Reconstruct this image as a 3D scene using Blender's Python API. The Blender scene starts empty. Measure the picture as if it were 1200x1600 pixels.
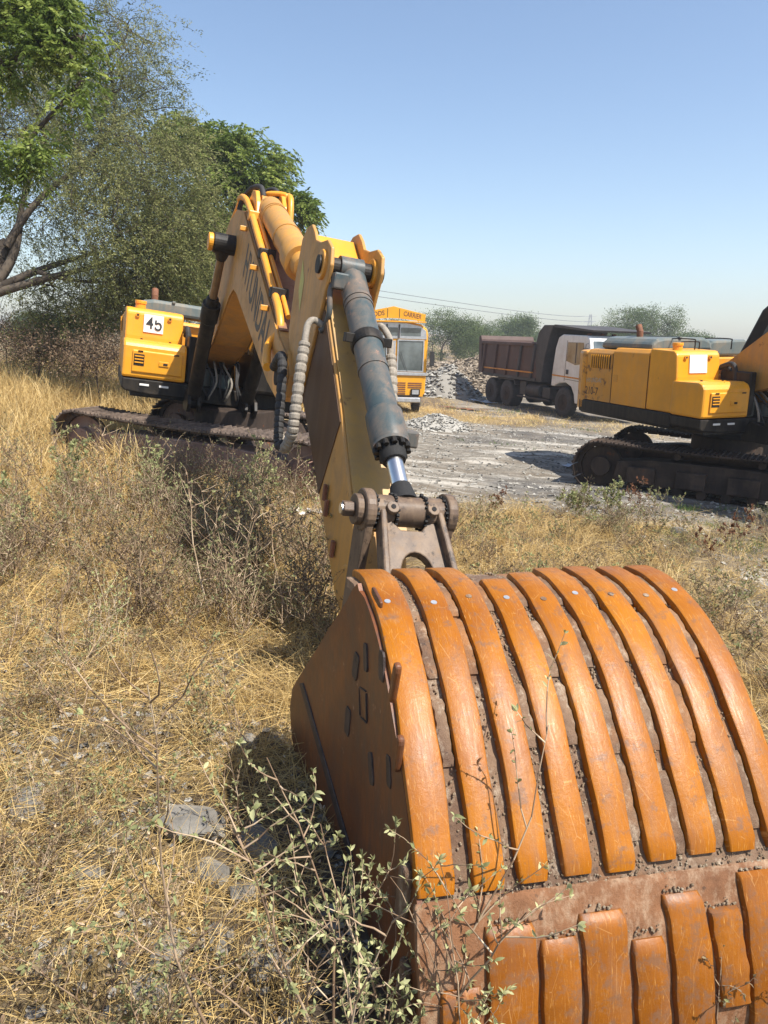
import bpy, bmesh, math, random
import numpy as np
from mathutils import Vector, Matrix
random.seed(7)
R = math.radians
scene = bpy.context.scene
COL = scene.collection

# ---------------------------------------------------------------- camera
TH = R(13.7); RO = R(1.8); CH = 1.8
fwd = Vector((0, math.cos(TH), -math.sin(TH)))
r0 = Vector((1, 0, 0)); u0 = Vector((0, math.sin(TH), math.cos(TH)))
rt = r0*math.cos(RO) + u0*math.sin(RO); upv = -r0*math.sin(RO) + u0*math.cos(RO)
cd = bpy.data.cameras.new('camera'); cam = bpy.data.objects.new('camera', cd); COL.objects.link(cam)
cd.sensor_fit = 'VERTICAL'; cd.sensor_height = 36; cd.lens = 26.0; cd.clip_end = 8000; cd.clip_start = .05
cm = Matrix((rt, upv, -fwd)).transposed().to_4x4(); cm.translation = (0, 0, CH)
cam.matrix_world = cm; scene.camera = cam
# ---------------------------------------------------------------- sky and sun
SUN_EL = R(56); SUN_H = Vector((.83, -.56)).normalized()      # horizontal direction towards the sun
w = bpy.data.worlds.new('World'); scene.world = w; w.use_nodes = True
nt = w.node_tree; bg = nt.nodes['Background']
sky = nt.nodes.new('ShaderNodeTexSky'); sky.sky_type = 'NISHITA'; sky.sun_disc = False
sky.sun_elevation = SUN_EL; sky.sun_rotation = math.atan2(SUN_H.x, SUN_H.y)
sky.air_density = 1.0; sky.dust_density = .9; sky.ozone_density = 1.5; sky.altitude = 200
nt.links.new(sky.outputs[0], bg.inputs[0]); bg.inputs[1].default_value = .118
sl = bpy.data.lights.new('sun', 'SUN'); sl.energy = 5.0; sl.angle = R(.5); sl.color = (1, .95, .87)
so = bpy.data.objects.new('sun', sl); COL.objects.link(so)
sd = Vector((SUN_H.x*math.cos(SUN_EL), SUN_H.y*math.cos(SUN_EL), math.sin(SUN_EL)))
so.rotation_euler = sd.to_track_quat('Z', 'Y').to_euler(); so.location = (20, -10, 30)
scene.view_settings.view_transform = 'Standard'; scene.view_settings.look = 'None'
scene.view_settings.exposure = 0.72; scene.view_settings.gamma = 1
scene.render.resolution_x = 768; scene.render.resolution_y = 1024

# ---------------------------------------------------------------- materials
def newmat(name):
    m = bpy.data.materials.new(name); m.use_nodes = True
    t = m.node_tree; b = t.nodes['Principled BSDF']
    return m, t, b
def N(t, kind, **kw):
    n = t.nodes.new(kind)
    for k, v in kw.items():
        if k in n.inputs.keys(): n.inputs[k].default_value = v
        else: setattr(n, k, v)
    return n
def coords(t, scale=(1, 1, 1), uv=False):
    tc = N(t, 'ShaderNodeTexCoord'); mp = N(t, 'ShaderNodeMapping'); mp.inputs['Scale'].default_value = scale
    t.links.new(tc.outputs['UV' if uv else 'Object'], mp.inputs[0]); return mp.outputs[0]
def noise(t, vec, scale, detail=4, rough=.6, dist=0.0):
    n = N(t, 'ShaderNodeTexNoise'); n.inputs['Scale'].default_value = scale; n.inputs['Detail'].default_value = detail
    n.inputs['Roughness'].default_value = rough; n.inputs['Distortion'].default_value = dist
    t.links.new(vec, n.inputs['Vector']); return n.outputs['Fac']
def ramp(t, fac, stops):
    r = N(t, 'ShaderNodeValToRGB'); e = r.color_ramp.elements
    while len(e) < len(stops): e.new(.5)
    for i, (p, c) in enumerate(stops):
        e[i].position = p
        e[i].color = (c, c, c, 1) if isinstance(c, (int, float)) else (*c, 1)
    t.links.new(fac, r.inputs[0]); return r.outputs[0]
def mix(t, fac, a, b):
    m = N(t, 'ShaderNodeMix', data_type='RGBA')
    if isinstance(fac, (int, float)): m.inputs[0].default_value = fac
    else: t.links.new(fac, m.inputs[0])
    for s, x in ((6, a), (7, b)):
        if isinstance(x, tuple): m.inputs[s].default_value = (*x, 1)
        else: t.links.new(x, m.inputs[s])
    return m.outputs[2]
def bump(t, b, h, strength=.3, dist=.01):
    n = N(t, 'ShaderNodeBump'); n.inputs['Strength'].default_value = strength; n.inputs['Distance'].default_value = dist
    t.links.new(h, n.inputs['Height']); t.links.new(n.outputs[0], b.inputs['Normal'])

def paint(name, col, rust=.35, dust=.3, rough=.45, rustcol=(.12, .045, .02), dustcol=(.36, .27, .17), metallic=0, streak=3.0, scale=1.0, spec=None):
    m, t, b = newmat(name)
    b.inputs['Specular IOR Level'].default_value = spec if spec is not None else (.5 if max(col) > .45 else .22)
    v = coords(t); vs = coords(t, (streak*4, streak*4, .8))
    base = mix(t, ramp(t, noise(t, v, 1.3*scale, 5), [(.3, 0), (.75, 1)]), tuple(c*.82 for c in col), tuple(min(1, c*1.1) for c in col))
    d = ramp(t, noise(t, vs, 1.0*scale, 6, .7), [(.42, 0), (.8, dust)])
    c1 = mix(t, d, base, dustcol)
    d2 = ramp(t, noise(t, v, 2.2*scale, 8, .7, .5), [(.5, 0), (.72, dust*1.1)])
    c2 = mix(t, d2, c1, dustcol)
    rn = noise(t, v, 5.0*scale, 8, .72)
    rm = ramp(t, rn, [(.70 - rust*.14, 0), (.74 - rust*.1, .9)])
    c3 = mix(t, rm, c2, rustcol)
    t.links.new(c3, b.inputs['Base Color'])
    rr = ramp(t, d2, [(0, rough), (1, min(1, rough+.35))]); t.links.new(rr, b.inputs['Roughness'])
    b.inputs['Metallic'].default_value = metallic
    bump(t, b, noise(t, v, 60*scale, 6, .7), .22, .004)
    return m
def plain(name, col, rough=.6, metallic=0, var=.25, scale=8, bumps=.2, spec=None):
    m, t, b = newmat(name); v = coords(t)
    n = noise(t, v, scale, 7, .7)
    t.links.new(ramp(t, n, [(.3, tuple(c*(1-var) for c in col)), (.7, tuple(min(1, c*(1+var)) for c in col))]), b.inputs['Base Color'])
    b.inputs['Roughness'].default_value = rough; b.inputs['Metallic'].default_value = metallic
    if spec is not None: b.inputs['Specular IOR Level'].default_value = spec
    if bumps: bump(t, b, noise(t, v, scale*6, 5, .7), bumps, .005)
    return m
YEL = paint('yellow_paint', (.80, .335, .018), rust=.35, dust=.22, rough=.38)
YEL2 = paint('yellow_body_panels', (.84, .36, .016), rust=.32, dust=.26, rough=.35, dustcol=(.42, .24, .08))
YELD = paint('dusty_yellow_paint', (.56, .27, .05), rust=.6, dust=.75, rough=.5, dustcol=(.30, .19, .09))
OLIVE = paint('olive_dusty_paint', (.46, .26, .065), rust=.6, dust=.7, rough=.5, dustcol=(.27, .18, .09))
YELR = paint('yellow_rusted_panels', (.70, .30, .02), rust=1.0, dust=.35, rough=.42)
BOOMTOP = paint('boom_top_brown', (.22, .10, .055), rust=.6, dust=.5, rough=.6)
BLK = paint('black_frame', (.014, .013, .012), rust=.1, dust=.35, rough=.5, dustcol=(.11, .085, .06))
GRY = paint('teal_grey_paint', (.13, .165, .165), rust=.3, dust=.45, rough=.42)
CYL = paint('cylinder_bluegrey', (.058, .08, .085), rust=.7, dust=.75, rough=.42, rustcol=(.33, .18, .12), dustcol=(.235, .16, .11), streak=1.2, scale=1.6)
TRK = paint('track_steel', (.075, .056, .045), rust=.4, dust=.8, rough=.55, dustcol=(.26, .195, .15), streak=1, scale=1.5)
TRKD = paint('track_dark', (.035, .026, .021), rust=.5, dust=.5, rough=.7, dustcol=(.13, .09, .065), streak=1)
FRM = paint('track_frame_brown', (.25, .155, .12), rust=.5, dust=.7, rough=.6, dustcol=(.42, .30, .24), streak=1)
LINK = paint('link_cast_steel', (.12, .082, .058), rust=1.1, dust=.75, rough=.42, rustcol=(.035, .025, .02), dustcol=(.27, .185, .115), streak=1, scale=3)
GREASE = plain('grease', (.012, .011, .010), .75, 0, .4, 60, .6)
CHROME = plain('chrome_rod', (.72, .70, .68), .30, 1, .12, 5, 0)
HOSE = plain('hose_wrap', (.27, .235, .19), .85, 0, .35, 30, .5)
RUB = plain('black_rubber', (.03, .028, .027), .75, 0, .4, 12, .4)
TYRE = plain('dusty_tyre', (.055, .05, .046), .85, 0, .4, 6, .4)
WHT = paint('white_cab_paint', (.72, .72, .70), rust=.45, dust=.25, rough=.4, rustcol=(.28, .13, .07))
WPL = plain('white_plate', (.78, .76, .72), .5, 0, .06, 6, .05)
BLKT = plain('black_lettering', (.02, .02, .022), .6, 0, .3, 30, .1)
GRYT = plain('worn_grey_lettering', (.10, .085, .06), .7, 0, .5, 40, .2)
DUMP = paint('dump_body_brown', (.095, .060, .050), rust=.6, dust=.35, rough=.6, dustcol=(.21, .145, .12), streak=.6, scale=.6)
DUMPD = paint('dump_dark_grey', (.06, .055, .052), rust=.3, dust=.4, rough=.6, dustcol=(.16, .135, .12), streak=.6, scale=.6)
STRIPE = plain('orange_stripe', (.55, .22, .02), .6, 0, .3, 5, .1)
BUSY = paint('truck_yellow', (.84, .38, .012), rust=.15, dust=.12, rough=.4)
SILV = plain('silver_trim', (.55, .55, .55), .35, .6, .2, 8, .1)
RUSTP = plain('rusty_part', (.19, .075, .035), .8, 0, .4, 10, .3)
DARKV = plain('dark_opening', (.015, .013, .012), .9, 0, .3, 10, .1)
def glassmat():
    m, t, b = newmat('window_glass'); b.inputs['Base Color'].default_value = (.14, .18, .18, 1)
    b.inputs['Roughness'].default_value = .06; b.inputs['Transmission Weight'].default_value = .0
    b.inputs['Specular IOR Level'].default_value = .9
    v = coords(t); t.links.new(ramp(t, noise(t, v, 1.2, 4), [(.35, (.05, .065, .065)), (.65, (.17, .20, .20))]), b.inputs['Base Color'])
    return m
GLS = glassmat()

def wornstrip(nm_, a_, b_, g_):
    m, t, b = newmat(nm_)
    v = coords(t, (1, 1, 1), True); vs = coords(t, (120, 12, 1), True); vs2 = coords(t, (300, 22, 1), True); v3 = coords(t, (14, 3.0, 1), True)
    ob = coords(t)
    base = mix(t, ramp(t, noise(t, ob, 3, 4), [(.3, 0), (.7, 1)]), a_, b_)
    c = mix(t, ramp(t, noise(t, vs, 1, 5, .7), [(.45, 0), (.75, .5)]), base, (.18, .058, .010))
    c = mix(t, ramp(t, noise(t, v3, 1, 6, .65), [(.5, 0), (.72, .62)]), c, (.20, .10, .055))
    sc = ramp(t, noise(t, vs2, 1, 3, .6), [(.62, 0), (.68, .5)])
    c = mix(t, sc, c, (.62, .34, .10))
    vo = N(t, 'ShaderNodeTexVoronoi', feature='DISTANCE_TO_EDGE'); vo.inputs['Scale'].default_value = 1
    t.links.new(coords(t, (30, 5, 1), True), vo.inputs['Vector'])
    nn = noise(t, ob, 9, 3)
    c = mix(t, ramp(t, vo.outputs[0], [(0, .28), (.006, 0)]), c, (.75, .48, .20))
    c = mix(t, ramp(t, noise(t, ob, 17, 7, .75), [(.60-g_, 0), (.70-g_, .8)]), c, (.17, .085, .045))
    c = mix(t, ramp(t, noise(t, ob, 6, 9, .8), [(.58, 0), (.66, .5)]), c, (.28, .15, .07))
    # scuffed brown at the worn long edges and ends (uv x = 0..1 across)
    sx = N(t, 'ShaderNodeSeparateXYZ'); t.links.new(coords(t, (1, 1, 1), True), sx.inputs[0])
    t.links.new(c, b.inputs['Base Color'])
    b.inputs['Specular IOR Level'].default_value = .30
    t.links.new(ramp(t, noise(t, vs, 1, 4), [(.3, .27), (.75, .55)]), b.inputs['Roughness'])
    bump(t, b, noise(t, ob, 40, 8, .75), .4, .004)
    return m
STRIP = wornstrip('worn_orange_wear_bar', (.26, .076, .0015), (.39, .134, .002), .05)
STRIP2 = wornstrip('scuffed_brown_orange_bar', (.20, .062, .006), (.33, .108, .006), .10)
def bucketbase():
    m, t, b = newmat('bucket_scraped_steel'); ob = coords(t); vs = coords(t, (8, 8, 2))
    c = mix(t, ramp(t, noise(t, ob, 4, 8, .7), [(.35, 0), (.65, 1)]), (.095, .05, .028), (.25, .155, .09))
    c = mix(t, ramp(t, noise(t, vs, 3, 8, .75), [(.52, 0), (.70, .8)]), c, (.50, .41, .30))
    c = mix(t, ramp(t, noise(t, ob, 2.4, 5, .6), [(.52, 0), (.66, .7)]), c, (.36, .14, .03))
    c = mix(t, ramp(t, noise(t, ob, 22, 6, .8), [(.6, 0), (.66, .8)]), c, (.05, .032, .025))
    t.links.new(c, b.inputs['Base Color']); b.inputs['Roughness'].default_value = .62
    bump(t, b, noise(t, ob, 35, 9, .8), .8, .012)
    return m
BKT = bucketbase()
def bucketside():
    m, t, b = newmat('bucket_side_orange_brown'); ob = coords(t); vs = coords(t, (5, 5, 1.2))
    c = mix(t, ramp(t, noise(t, ob, 3, 6, .7), [(.35, 0), (.65, 1)]), (.095, .032, .012), (.20, .062, .013))
    c = mix(t, ramp(t, noise(t, vs, 4, 8, .7), [(.45, 0), (.68, .85)]), c, (.085, .045, .03))
    c = mix(t, ramp(t, noise(t, ob, 14, 8, .75), [(.62, 0), (.67, .7)]), c, (.34, .2, .13))
    t.links.new(c, b.inputs['Base Color']); b.inputs['Roughness'].default_value = .5
    bump(t, b, noise(t, ob, 25, 8, .75), .35, .006)
    return m
BKS = bucketside()
def lowerplate():
    m, t, b = newmat('rusty_orange_plate'); ob = coords(t); vs = coords(t, (6, 6, 2))
    c = mix(t, ramp(t, noise(t, ob, 5, 8, .7), [(.35, 0), (.65, 1)]), (.14, .062, .028), (.28, .13, .06))
    c = mix(t, ramp(t, noise(t, vs, 3, 8, .75), [(.47, 0), (.7, .8)]), c, (.44, .32, .21))
    c = mix(t, ramp(t, noise(t, ob, 20, 6, .8), [(.6, 0), (.66, .8)]), c, (.07, .04, .025))
    t.links.new(c, b.inputs['Base Color']); b.inputs['Roughness'].default_value = .6; b.inputs['Specular IOR Level'].default_value = .25
    bump(t, b, noise(t, ob, 30, 9, .8), .8, .010)
    return m
LIPM = lowerplate()
def dirtclump():
    m, t, b = newmat('caked_dirt'); ob = coords(t)
    c = ramp(t, noise(t, ob, 18, 8, .8), [(.3, (.16, .105, .06)), (.5, (.34, .25, .16)), (.7, (.55, .47, .34))])
    t.links.new(c, b.inputs['Base Color']); b.inputs['Roughness'].default_value = .95
    bump(t, b, noise(t, ob, 60, 8, .8), .9, .02)
    return m
DIRT = dirtclump()

def tinted(name, stops, rough=.7, transl=0.0, spec=.2):
    m, t, b = newmat(name); a = N(t, 'ShaderNodeAttribute'); a.attribute_name = 'tint'
    c = ramp(t, a.outputs['Fac'], stops); t.links.new(c, b.inputs['Base Color'])
    b.inputs['Roughness'].default_value = rough; b.inputs['Specular IOR Level'].default_value = spec
    if transl:
        tr = N(t, 'ShaderNodeBsdfTranslucent'); t.links.new(c, tr.inputs[0])
        ms = N(t, 'ShaderNodeMixShader'); ms.inputs[0].default_value = transl
        out = [n for n in t.nodes if n.type == 'OUTPUT_MATERIAL'][0]
        t.links.new(b.outputs[0], ms.inputs[1]); t.links.new(tr.outputs[0], ms.inputs[2]); t.links.new(ms.outputs[0], out.inputs[0])
    return m
STRAW = tinted('dry_straw', [(0, (.09, .05, .022)), (.25, (.36, .235, .09)), (.6, (.60, .425, .165)), (1, (.80, .63, .33))], .6, .25)
DRYG = tinted('dry_brown_stems', [(0, (.045, .028, .018)), (.4, (.20, .13, .08)), (.8, (.43, .315, .205)), (1, (.56, .44, .30))], .8)
WLEAF = tinted('grey_green_weed_leaves', [(0, (.11, .075, .045)), (.35, (.29, .215, .13)), (.6, (.25, .25, .11)), (1, (.40, .43, .19))], .65, .3)
WLEAFG = tinted('green_weed_leaves', [(0, (.26, .18, .11)), (.3, (.17, .175, .08)), (.7, (.27, .28, .12)), (1, (.50, .49, .25))], .55, .3)
REDL = tinted('red_brown_dead_leaves', [(0, (.10, .04, .02)), (1, (.27, .13, .07))], .7, .2)
BARK = tinted('bark', [(0, (.035, .027, .02)), (1, (.12, .095, .07))], .9)
ACA = tinted('acacia_leaves', [(0, (.07, .085, .028)), (.5, (.19, .205, .068)), (1, (.38, .37, .15))], .6, .4)
NEEM = tinted('neem_leaves', [(0, (.055, .085, .018)), (.45, (.145, .205, .036)), (1, (.42, .47, .12))], .4, .45)
FART = tinted('far_tree_leaves', [(0, (.06, .08, .03)), (.5, (.12, .165, .06)), (1, (.21, .26, .10))], .7, .35)
BUSHB = tinted('dry_bush_leaves', [(0, (.075, .05, .032)), (.6, (.20, .135, .085)), (1, (.30, .22, .14))], .8, .2)
STONE = tinted('grey_stone', [(0, (.13, .12, .105)), (.5, (.26, .245, .215)), (1, (.42, .40, .355))], .9)
def stonemat(name, a, c2):
    m, t, b = newmat(name); ob = coords(t)
    c = ramp(t, noise(t, ob, 6, 8, .75), [(.3, a), (.7, c2)])
    c = mix(t, ramp(t, noise(t, ob, 2, 4, .6), [(.5, 0), (.7, .6)]), c, (.36, .29, .20))
    t.links.new(c, b.inputs['Base Color']); b.inputs['Roughness'].default_value = .92
    bump(t, b, noise(t, ob, 22, 9, .75), .7, .012)
    return m
ROCK = stonemat('grey_rock', (.10, .092, .08), (.26, .24, .205))

# ---------------------------------------------------------------- mesh helpers
def finish(o, parent, mats, bevel, smooth):
    for m in (mats if isinstance(mats, (list, tuple)) else [mats]): o.data.materials.append(m)
    if parent is not None: o.parent = parent
    if smooth:
        for p in o.data.polygons: p.use_smooth = True
    if bevel:
        b = o.modifiers.new('bevel', 'BEVEL'); b.width = bevel; b.segments = 2; b.limit_method = 'ANGLE'; b.angle_limit = R(35)
        b.harden_normals = False
    return o
class MB:
    def __init__(s, T=None): s.v = []; s.f = []; s.mi = []; s.T = T; s.cur = 0
    def add(s, vs, fs):
        k = len(s.v); s.v += [Vector(p) for p in vs]; s.f += [tuple(i+k for i in f) for f in fs]; s.mi += [s.cur]*len(fs); return s
    def box(s, x0, x1, y0, y1, z0, z1):
        vs = [(x, y, z) for z in (z0, z1) for y in (y0, y1) for x in (x0, x1)]
        return s.add(vs, [(0, 2, 3, 1), (4, 5, 7, 6), (0, 1, 5, 4), (2, 6, 7, 3), (0, 4, 6, 2), (1, 3, 7, 5)])
    def prism(s, poly, h0, h1, fn):          # poly of (a,b); fn(a,b,h)->vector
        n = len(poly); vs = [fn(a, b, h0) for a, b in poly] + [fn(a, b, h1) for a, b in poly]
        fs = [tuple(range(n))[::-1], tuple(range(n, 2*n))] + [(i, (i+1) % n, n+(i+1) % n, n+i) for i in range(n)]
        return s.add(vs, fs)
    def tube(s, pts, rad, n=10, cap=True):
        pts = [Vector(p) for p in pts]; m = len(pts)
        if isinstance(rad, (int, float)): rad = [rad]*m
        ts = []
        for i in range(m):
            a = pts[max(0, i-1)]; b = pts[min(m-1, i+1)]; d = (b-a)
            ts.append(d.normalized() if d.length > 1e-9 else Vector((0, 0, 1)))
        ref = Vector((0, 0, 1)) if abs(ts[0].z) < .9 else Vector((1, 0, 0))
        u = ts[0].cross(ref).normalized(); k = len(s.v); vs = []
        for i in range(m):
            u = (u - ts[i]*u.dot(ts[i])).normalized(); wv = ts[i].cross(u)
            for j in range(n):
                a = 2*math.pi*j/n; vs.append(pts[i] + (u*math.cos(a)+wv*math.sin(a))*rad[i])
        fs = [(i*n+j, i*n+(j+1) % n, (i+1)*n+(j+1) % n, (i+1)*n+j) for i in range(m-1) for j in range(n)]
        if cap: fs += [tuple(range(n))[::-1], tuple(range((m-1)*n, m*n))]
        return s.add(vs, fs)
    def build(s, name, mat, parent=None, bevel=0, smooth=False, T=None):
        T = T or s.T
        if T: s.v = [T @ p for p in s.v]
        me = bpy.data.meshes.new(name); me.from_pydata([tuple(p) for p in s.v], [], s.f); me.update()
        bm = bmesh.new(); bm.from_mesh(me); bmesh.ops.recalc_face_normals(bm, faces=bm.faces); bm.to_mesh(me); bm.free()
        if isinstance(mat, (list, tuple)): me.polygons.foreach_set('material_index', s.mi)
        if smooth:                           # smooth only on shallow angles
            me.polygons.foreach_set('use_smooth', [True]*len(me.polygons)); me.set_sharp_from_angle(angle=R(38))
        o = bpy.data.objects.new(name, me); COL.objects.link(o)
        return finish(o, parent, mat, bevel, False)
def smooth_path(pts, k=6):
    P = [Vector(p) for p in pts]; out = []
    for i in range(len(P)-1):
        a = P[max(0, i-1)]; b = P[i]; c = P[i+1]; d = P[min(len(P)-1, i+2)]
        for j in range(k):
            t = j/k; out.append(.5*((2*b)+(c-a)*t+(2*a-5*b+4*c-d)*t*t+(3*b-a-3*c+d)*t**3))
    out.append(P[-1]); return out
def npmesh(name, V, F, mats, tint=None, mi=None, parent=None, smooth=False):
    """V (n,3); F (m,4) quads or (m,3)"""
    me = bpy.data.meshes.new(name); V = np.asarray(V, np.float32); F = np.asarray(F, np.int32); k = F.shape[1]
    me.vertices.add(len(V)); me.vertices.foreach_set('co', V.ravel())
    me.loops.add(F.size); me.loops.foreach_set('vertex_index', F.ravel())
    me.polygons.add(len(F)); me.polygons.foreach_set('loop_start', np.arange(0, F.size, k, dtype=np.int32))
    try: me.polygons.foreach_set('loop_total', np.full(len(F), k, np.int32))
    except Exception: pass
    if mi is not None: me.polygons.foreach_set('material_index', np.asarray(mi, np.int32))
    if smooth: me.polygons.foreach_set('use_smooth', np.ones(len(F), bool))
    me.update(calc_edges=True)
    if tint is not None:
        a = me.attributes.new('tint', 'FLOAT', 'POINT'); a.data.foreach_set('value', np.asarray(tint, np.float32))
    for m in (mats if isinstance(mats, (list, tuple)) else [mats]): me.materials.append(m)
    o = bpy.data.objects.new(name, me); COL.objects.link(o)
    if parent is not None: o.parent = parent
    return o
def tag(o, label=None, cat=None, group=None, kind=None):
    if label: o['label'] = label
    if cat: o['category'] = cat
    if group: o['group'] = group
    if kind: o['kind'] = kind
    return o
def empty(name, M):
    o = bpy.data.objects.new(name, None); COL.objects.link(o); o.matrix_world = M; o.empty_display_size = .3; return o
def text_mesh(name, s, size, depth, mat, parent, M, bold=False, xs=1.0):
    c = bpy.data.curves.new(name, 'FONT'); c.body = s; c.size = size; c.extrude = depth; c.align_x = 'CENTER'; c.align_y = 'CENTER'
    c.offset = size*.02 if bold else 0; c.resolution_u = 3
    o = bpy.data.objects.new(name, c); dg = bpy.context.evaluated_depsgraph_get(); COL.objects.link(o)
    dg.update(); me = bpy.data.meshes.new_from_object(o.evaluated_get(bpy.context.evaluated_depsgraph_get()))
    bpy.data.objects.remove(o); me.name = name
    me.transform(M @ Matrix.Diagonal((xs, 1, 1, 1))); me.materials.clear(); me.materials.append(mat)
    o = bpy.data.objects.new(name, me); COL.objects.link(o); o.parent = parent
    return o
def frame(o, x, y):                  # matrix with given origin, local x and y axes
    x = Vector(x).normalized(); y = Vector(y); z = x.cross(y).normalized(); y = z.cross(x)
    M = Matrix((x, y, z)).transposed().to_4x4(); M.translation = o; return M

# ---------------------------------------------------------------- terrain
def vn(x, y, s, seed=0):
    x = np.asarray(x, float)/s; y = np.asarray(y, float)/s
    xi = np.floor(x); yi = np.floor(y); fx = x-xi; fy = y-yi; fx = fx*fx*(3-2*fx); fy = fy*fy*(3-2*fy)
    def h(a, b):
        q = np.sin(a*127.1+b*311.7+seed*74.7)*43758.5453; return q-np.floor(q)
    return (h(xi, yi)*(1-fx)+h(xi+1, yi)*fx)*(1-fy)+(h(xi, yi+1)*(1-fx)+h(xi+1, yi+1)*fx)*fy
def sstep(a, b, x):
    t = np.clip((x-a)/(b-a), 0, 1); return t*t*(3-2*t)
def hz(x, y):
    x = np.asarray(x, float); y = np.asarray(y, float)
    z = -.2-.04*np.clip(x, -7, 9)-.02*np.clip(y, -5, 42)
    z = z-.06*np.exp(-((x-.5)**2+(y-2.1)**2)/1.2)
    near = 1-sstep(25, 60, np.hypot(x, y))
    z = z+near*(.10*(vn(x, y, 2.3, 1)-.5)+.05*(vn(x, y, .7, 2)-.5)+.022*(vn(x, y, .22, 3)-.5)+.012*(vn(x, y, .09, 4)-.5))
    z = z+sstep(-5.2, -9, x)*.45*sstep(9, 13, y)*(1-sstep(40, 80, y))      # bank under the trees at the left
    far = sstep(60, 400, np.hypot(x, y))
    z = z+far*(1.2*(vn(x, y, 90, 5)-.4))
    return z
def H(x, y): return float(hz(x, y))
def axis_coords(lim, core, step, grow):
    a = list(np.arange(0, core, step)); s = step
    while a[-1] < lim: s *= grow; a.append(a[-1]+s)
    return np.array(a)
ap = axis_coords(3000, 7.5, .07, 1.13)
gx = np.concatenate([-ap[::-1][:-1], ap])
bp = axis_coords(3000, 15.5, .075, 1.10)
gy = np.concatenate([-axis_coords(60, .6, .3, 1.5)[::-1][:-1], bp])+.3
X, Y = np.meshgrid(gx, gy); Z = hz(X, Y)
nx, ny = len(gx), len(gy)
idx = np.arange(nx*ny).reshape(ny, nx)
GF = np.stack([idx[:-1, :-1], idx[:-1, 1:], idx[1:, 1:], idx[1:, :-1]], -1).reshape(-1, 4)
def gravel_zone(x, y):                         # bare gravel yard on the right
    n = (vn(x, y, 1.7, 8)-.5)*2.2+(vn(x, y, .5, 9)-.5)*.8
    a = sstep(-.5, .5, y+n*.6-(9.6-.15*x))*(1-sstep(21.0, 22.5, y+n))*sstep(-.8, .4, x+n*.4)
    b = sstep(2.7, 3.6, x+n*.4-.1*(y-6))*sstep(4, 6, y)*.6
    c = sstep(24.5, 26, y+n)*(1-sstep(34, 40, y))*sstep(2.0, 3.0, x)*.7
    return np.clip(np.maximum(np.maximum(a, b), c), 0, 1)
def groundmat():
    m, t, b = newmat('dusty_ground'); ob = coords(t)
    a = N(t, 'ShaderNodeAttribute'); a.attribute_name = 'gravel'; k = N(t, 'ShaderNodeAttribute'); k.attribute_name = 'coal'
    l = N(t, 'ShaderNodeAttribute'); l.attribute_name = 'litter'
    soil = ramp(t, noise(t, ob, 1.6, 10, .75), [(.3, (.06, .046, .034)), (.5, (.13, .10, .074)), (.7, (.26, .21, .15))])
    lit = mix(t, ramp(t, noise(t, ob, 9, 9, .8), [(.4, 0), (.6, 1)]), (.20, .14, .075), (.38, .285, .15))
    soil = mix(t, l.outputs['Fac'], soil, lit)
    gr = ramp(t, noise(t, ob, 5, 12, .8), [(.32, (.09, .078, .064)), (.5, (.25, .225, .185)), (.70, (.49, .44, .37))])
    bd = ramp(t, noise(t, coords(t, (.35, 1.1, 1)), 1.3, 7, .7, .6), [(.44, 0), (.6, .8)])
    gr = mix(t, bd, gr, (.19, .155, .115))
    bd2 = ramp(t, noise(t, coords(t, (.5, 2.0, 1)), .9, 5, .6, .4), [(.52, 0), (.62, .75)])
    gr = mix(t, bd2, gr, (.58, .535, .46))
    c = mix(t, a.outputs['Fac'], soil, gr)
    cm_ = N(t, 'ShaderNodeMath', operation='MULTIPLY'); t.links.new(k.outputs['Fac'], cm_.inputs[0])
    t.links.new(ramp(t, noise(t, ob, 2.5, 9, .75), [(.38, .15), (.6, 1)]), cm_.inputs[1])
    c = mix(t, cm_.outputs[0], c, (.075, .073, .072))
    t.links.new(c, b.inputs['Base Color']); b.inputs['Roughness'].default_value = .95; b.inputs['Specular IOR Level'].default_value = .118
    bump(t, b, noise(t, ob, 14, 12, .8), .9, .05)
    return m
g = npmesh('ground', np.stack([X, Y, Z], -1).reshape(-1, 3), GF, groundmat(), smooth=True)
xr, yr = X.ravel(), Y.ravel()
coal = sstep(.52, .7, vn(xr*.45, yr, .9, 21)*.6+vn(xr*.4, yr, 2.4, 22)*.5)*sstep(1.0, 2, xr)
coal = np.maximum(coal*.8, sstep(.4, .7, vn(xr, yr, 1.1, 23))*np.exp(-((xr-2.6)**2/1.0+(yr-11.6)**2/3.2)))
coal = np.maximum(coal, .7*np.exp(-((xr-5)**2/6+(yr-26.0)**2/1.5)))
for nm_, val in (('gravel', gravel_zone(xr, yr)), ('coal', coal*(gravel_zone(xr, yr) > .2)), ('litter', sstep(.3, .6, vn(xr, yr, 1.3, 31)*.6+.4*vn(xr, yr, .4, 32)))):
    at = g.data.attributes.new(nm_, 'FLOAT', 'POINT'); at.data.foreach_set('value', val.astype(np.float32))
tag(g, kind='structure')

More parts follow.
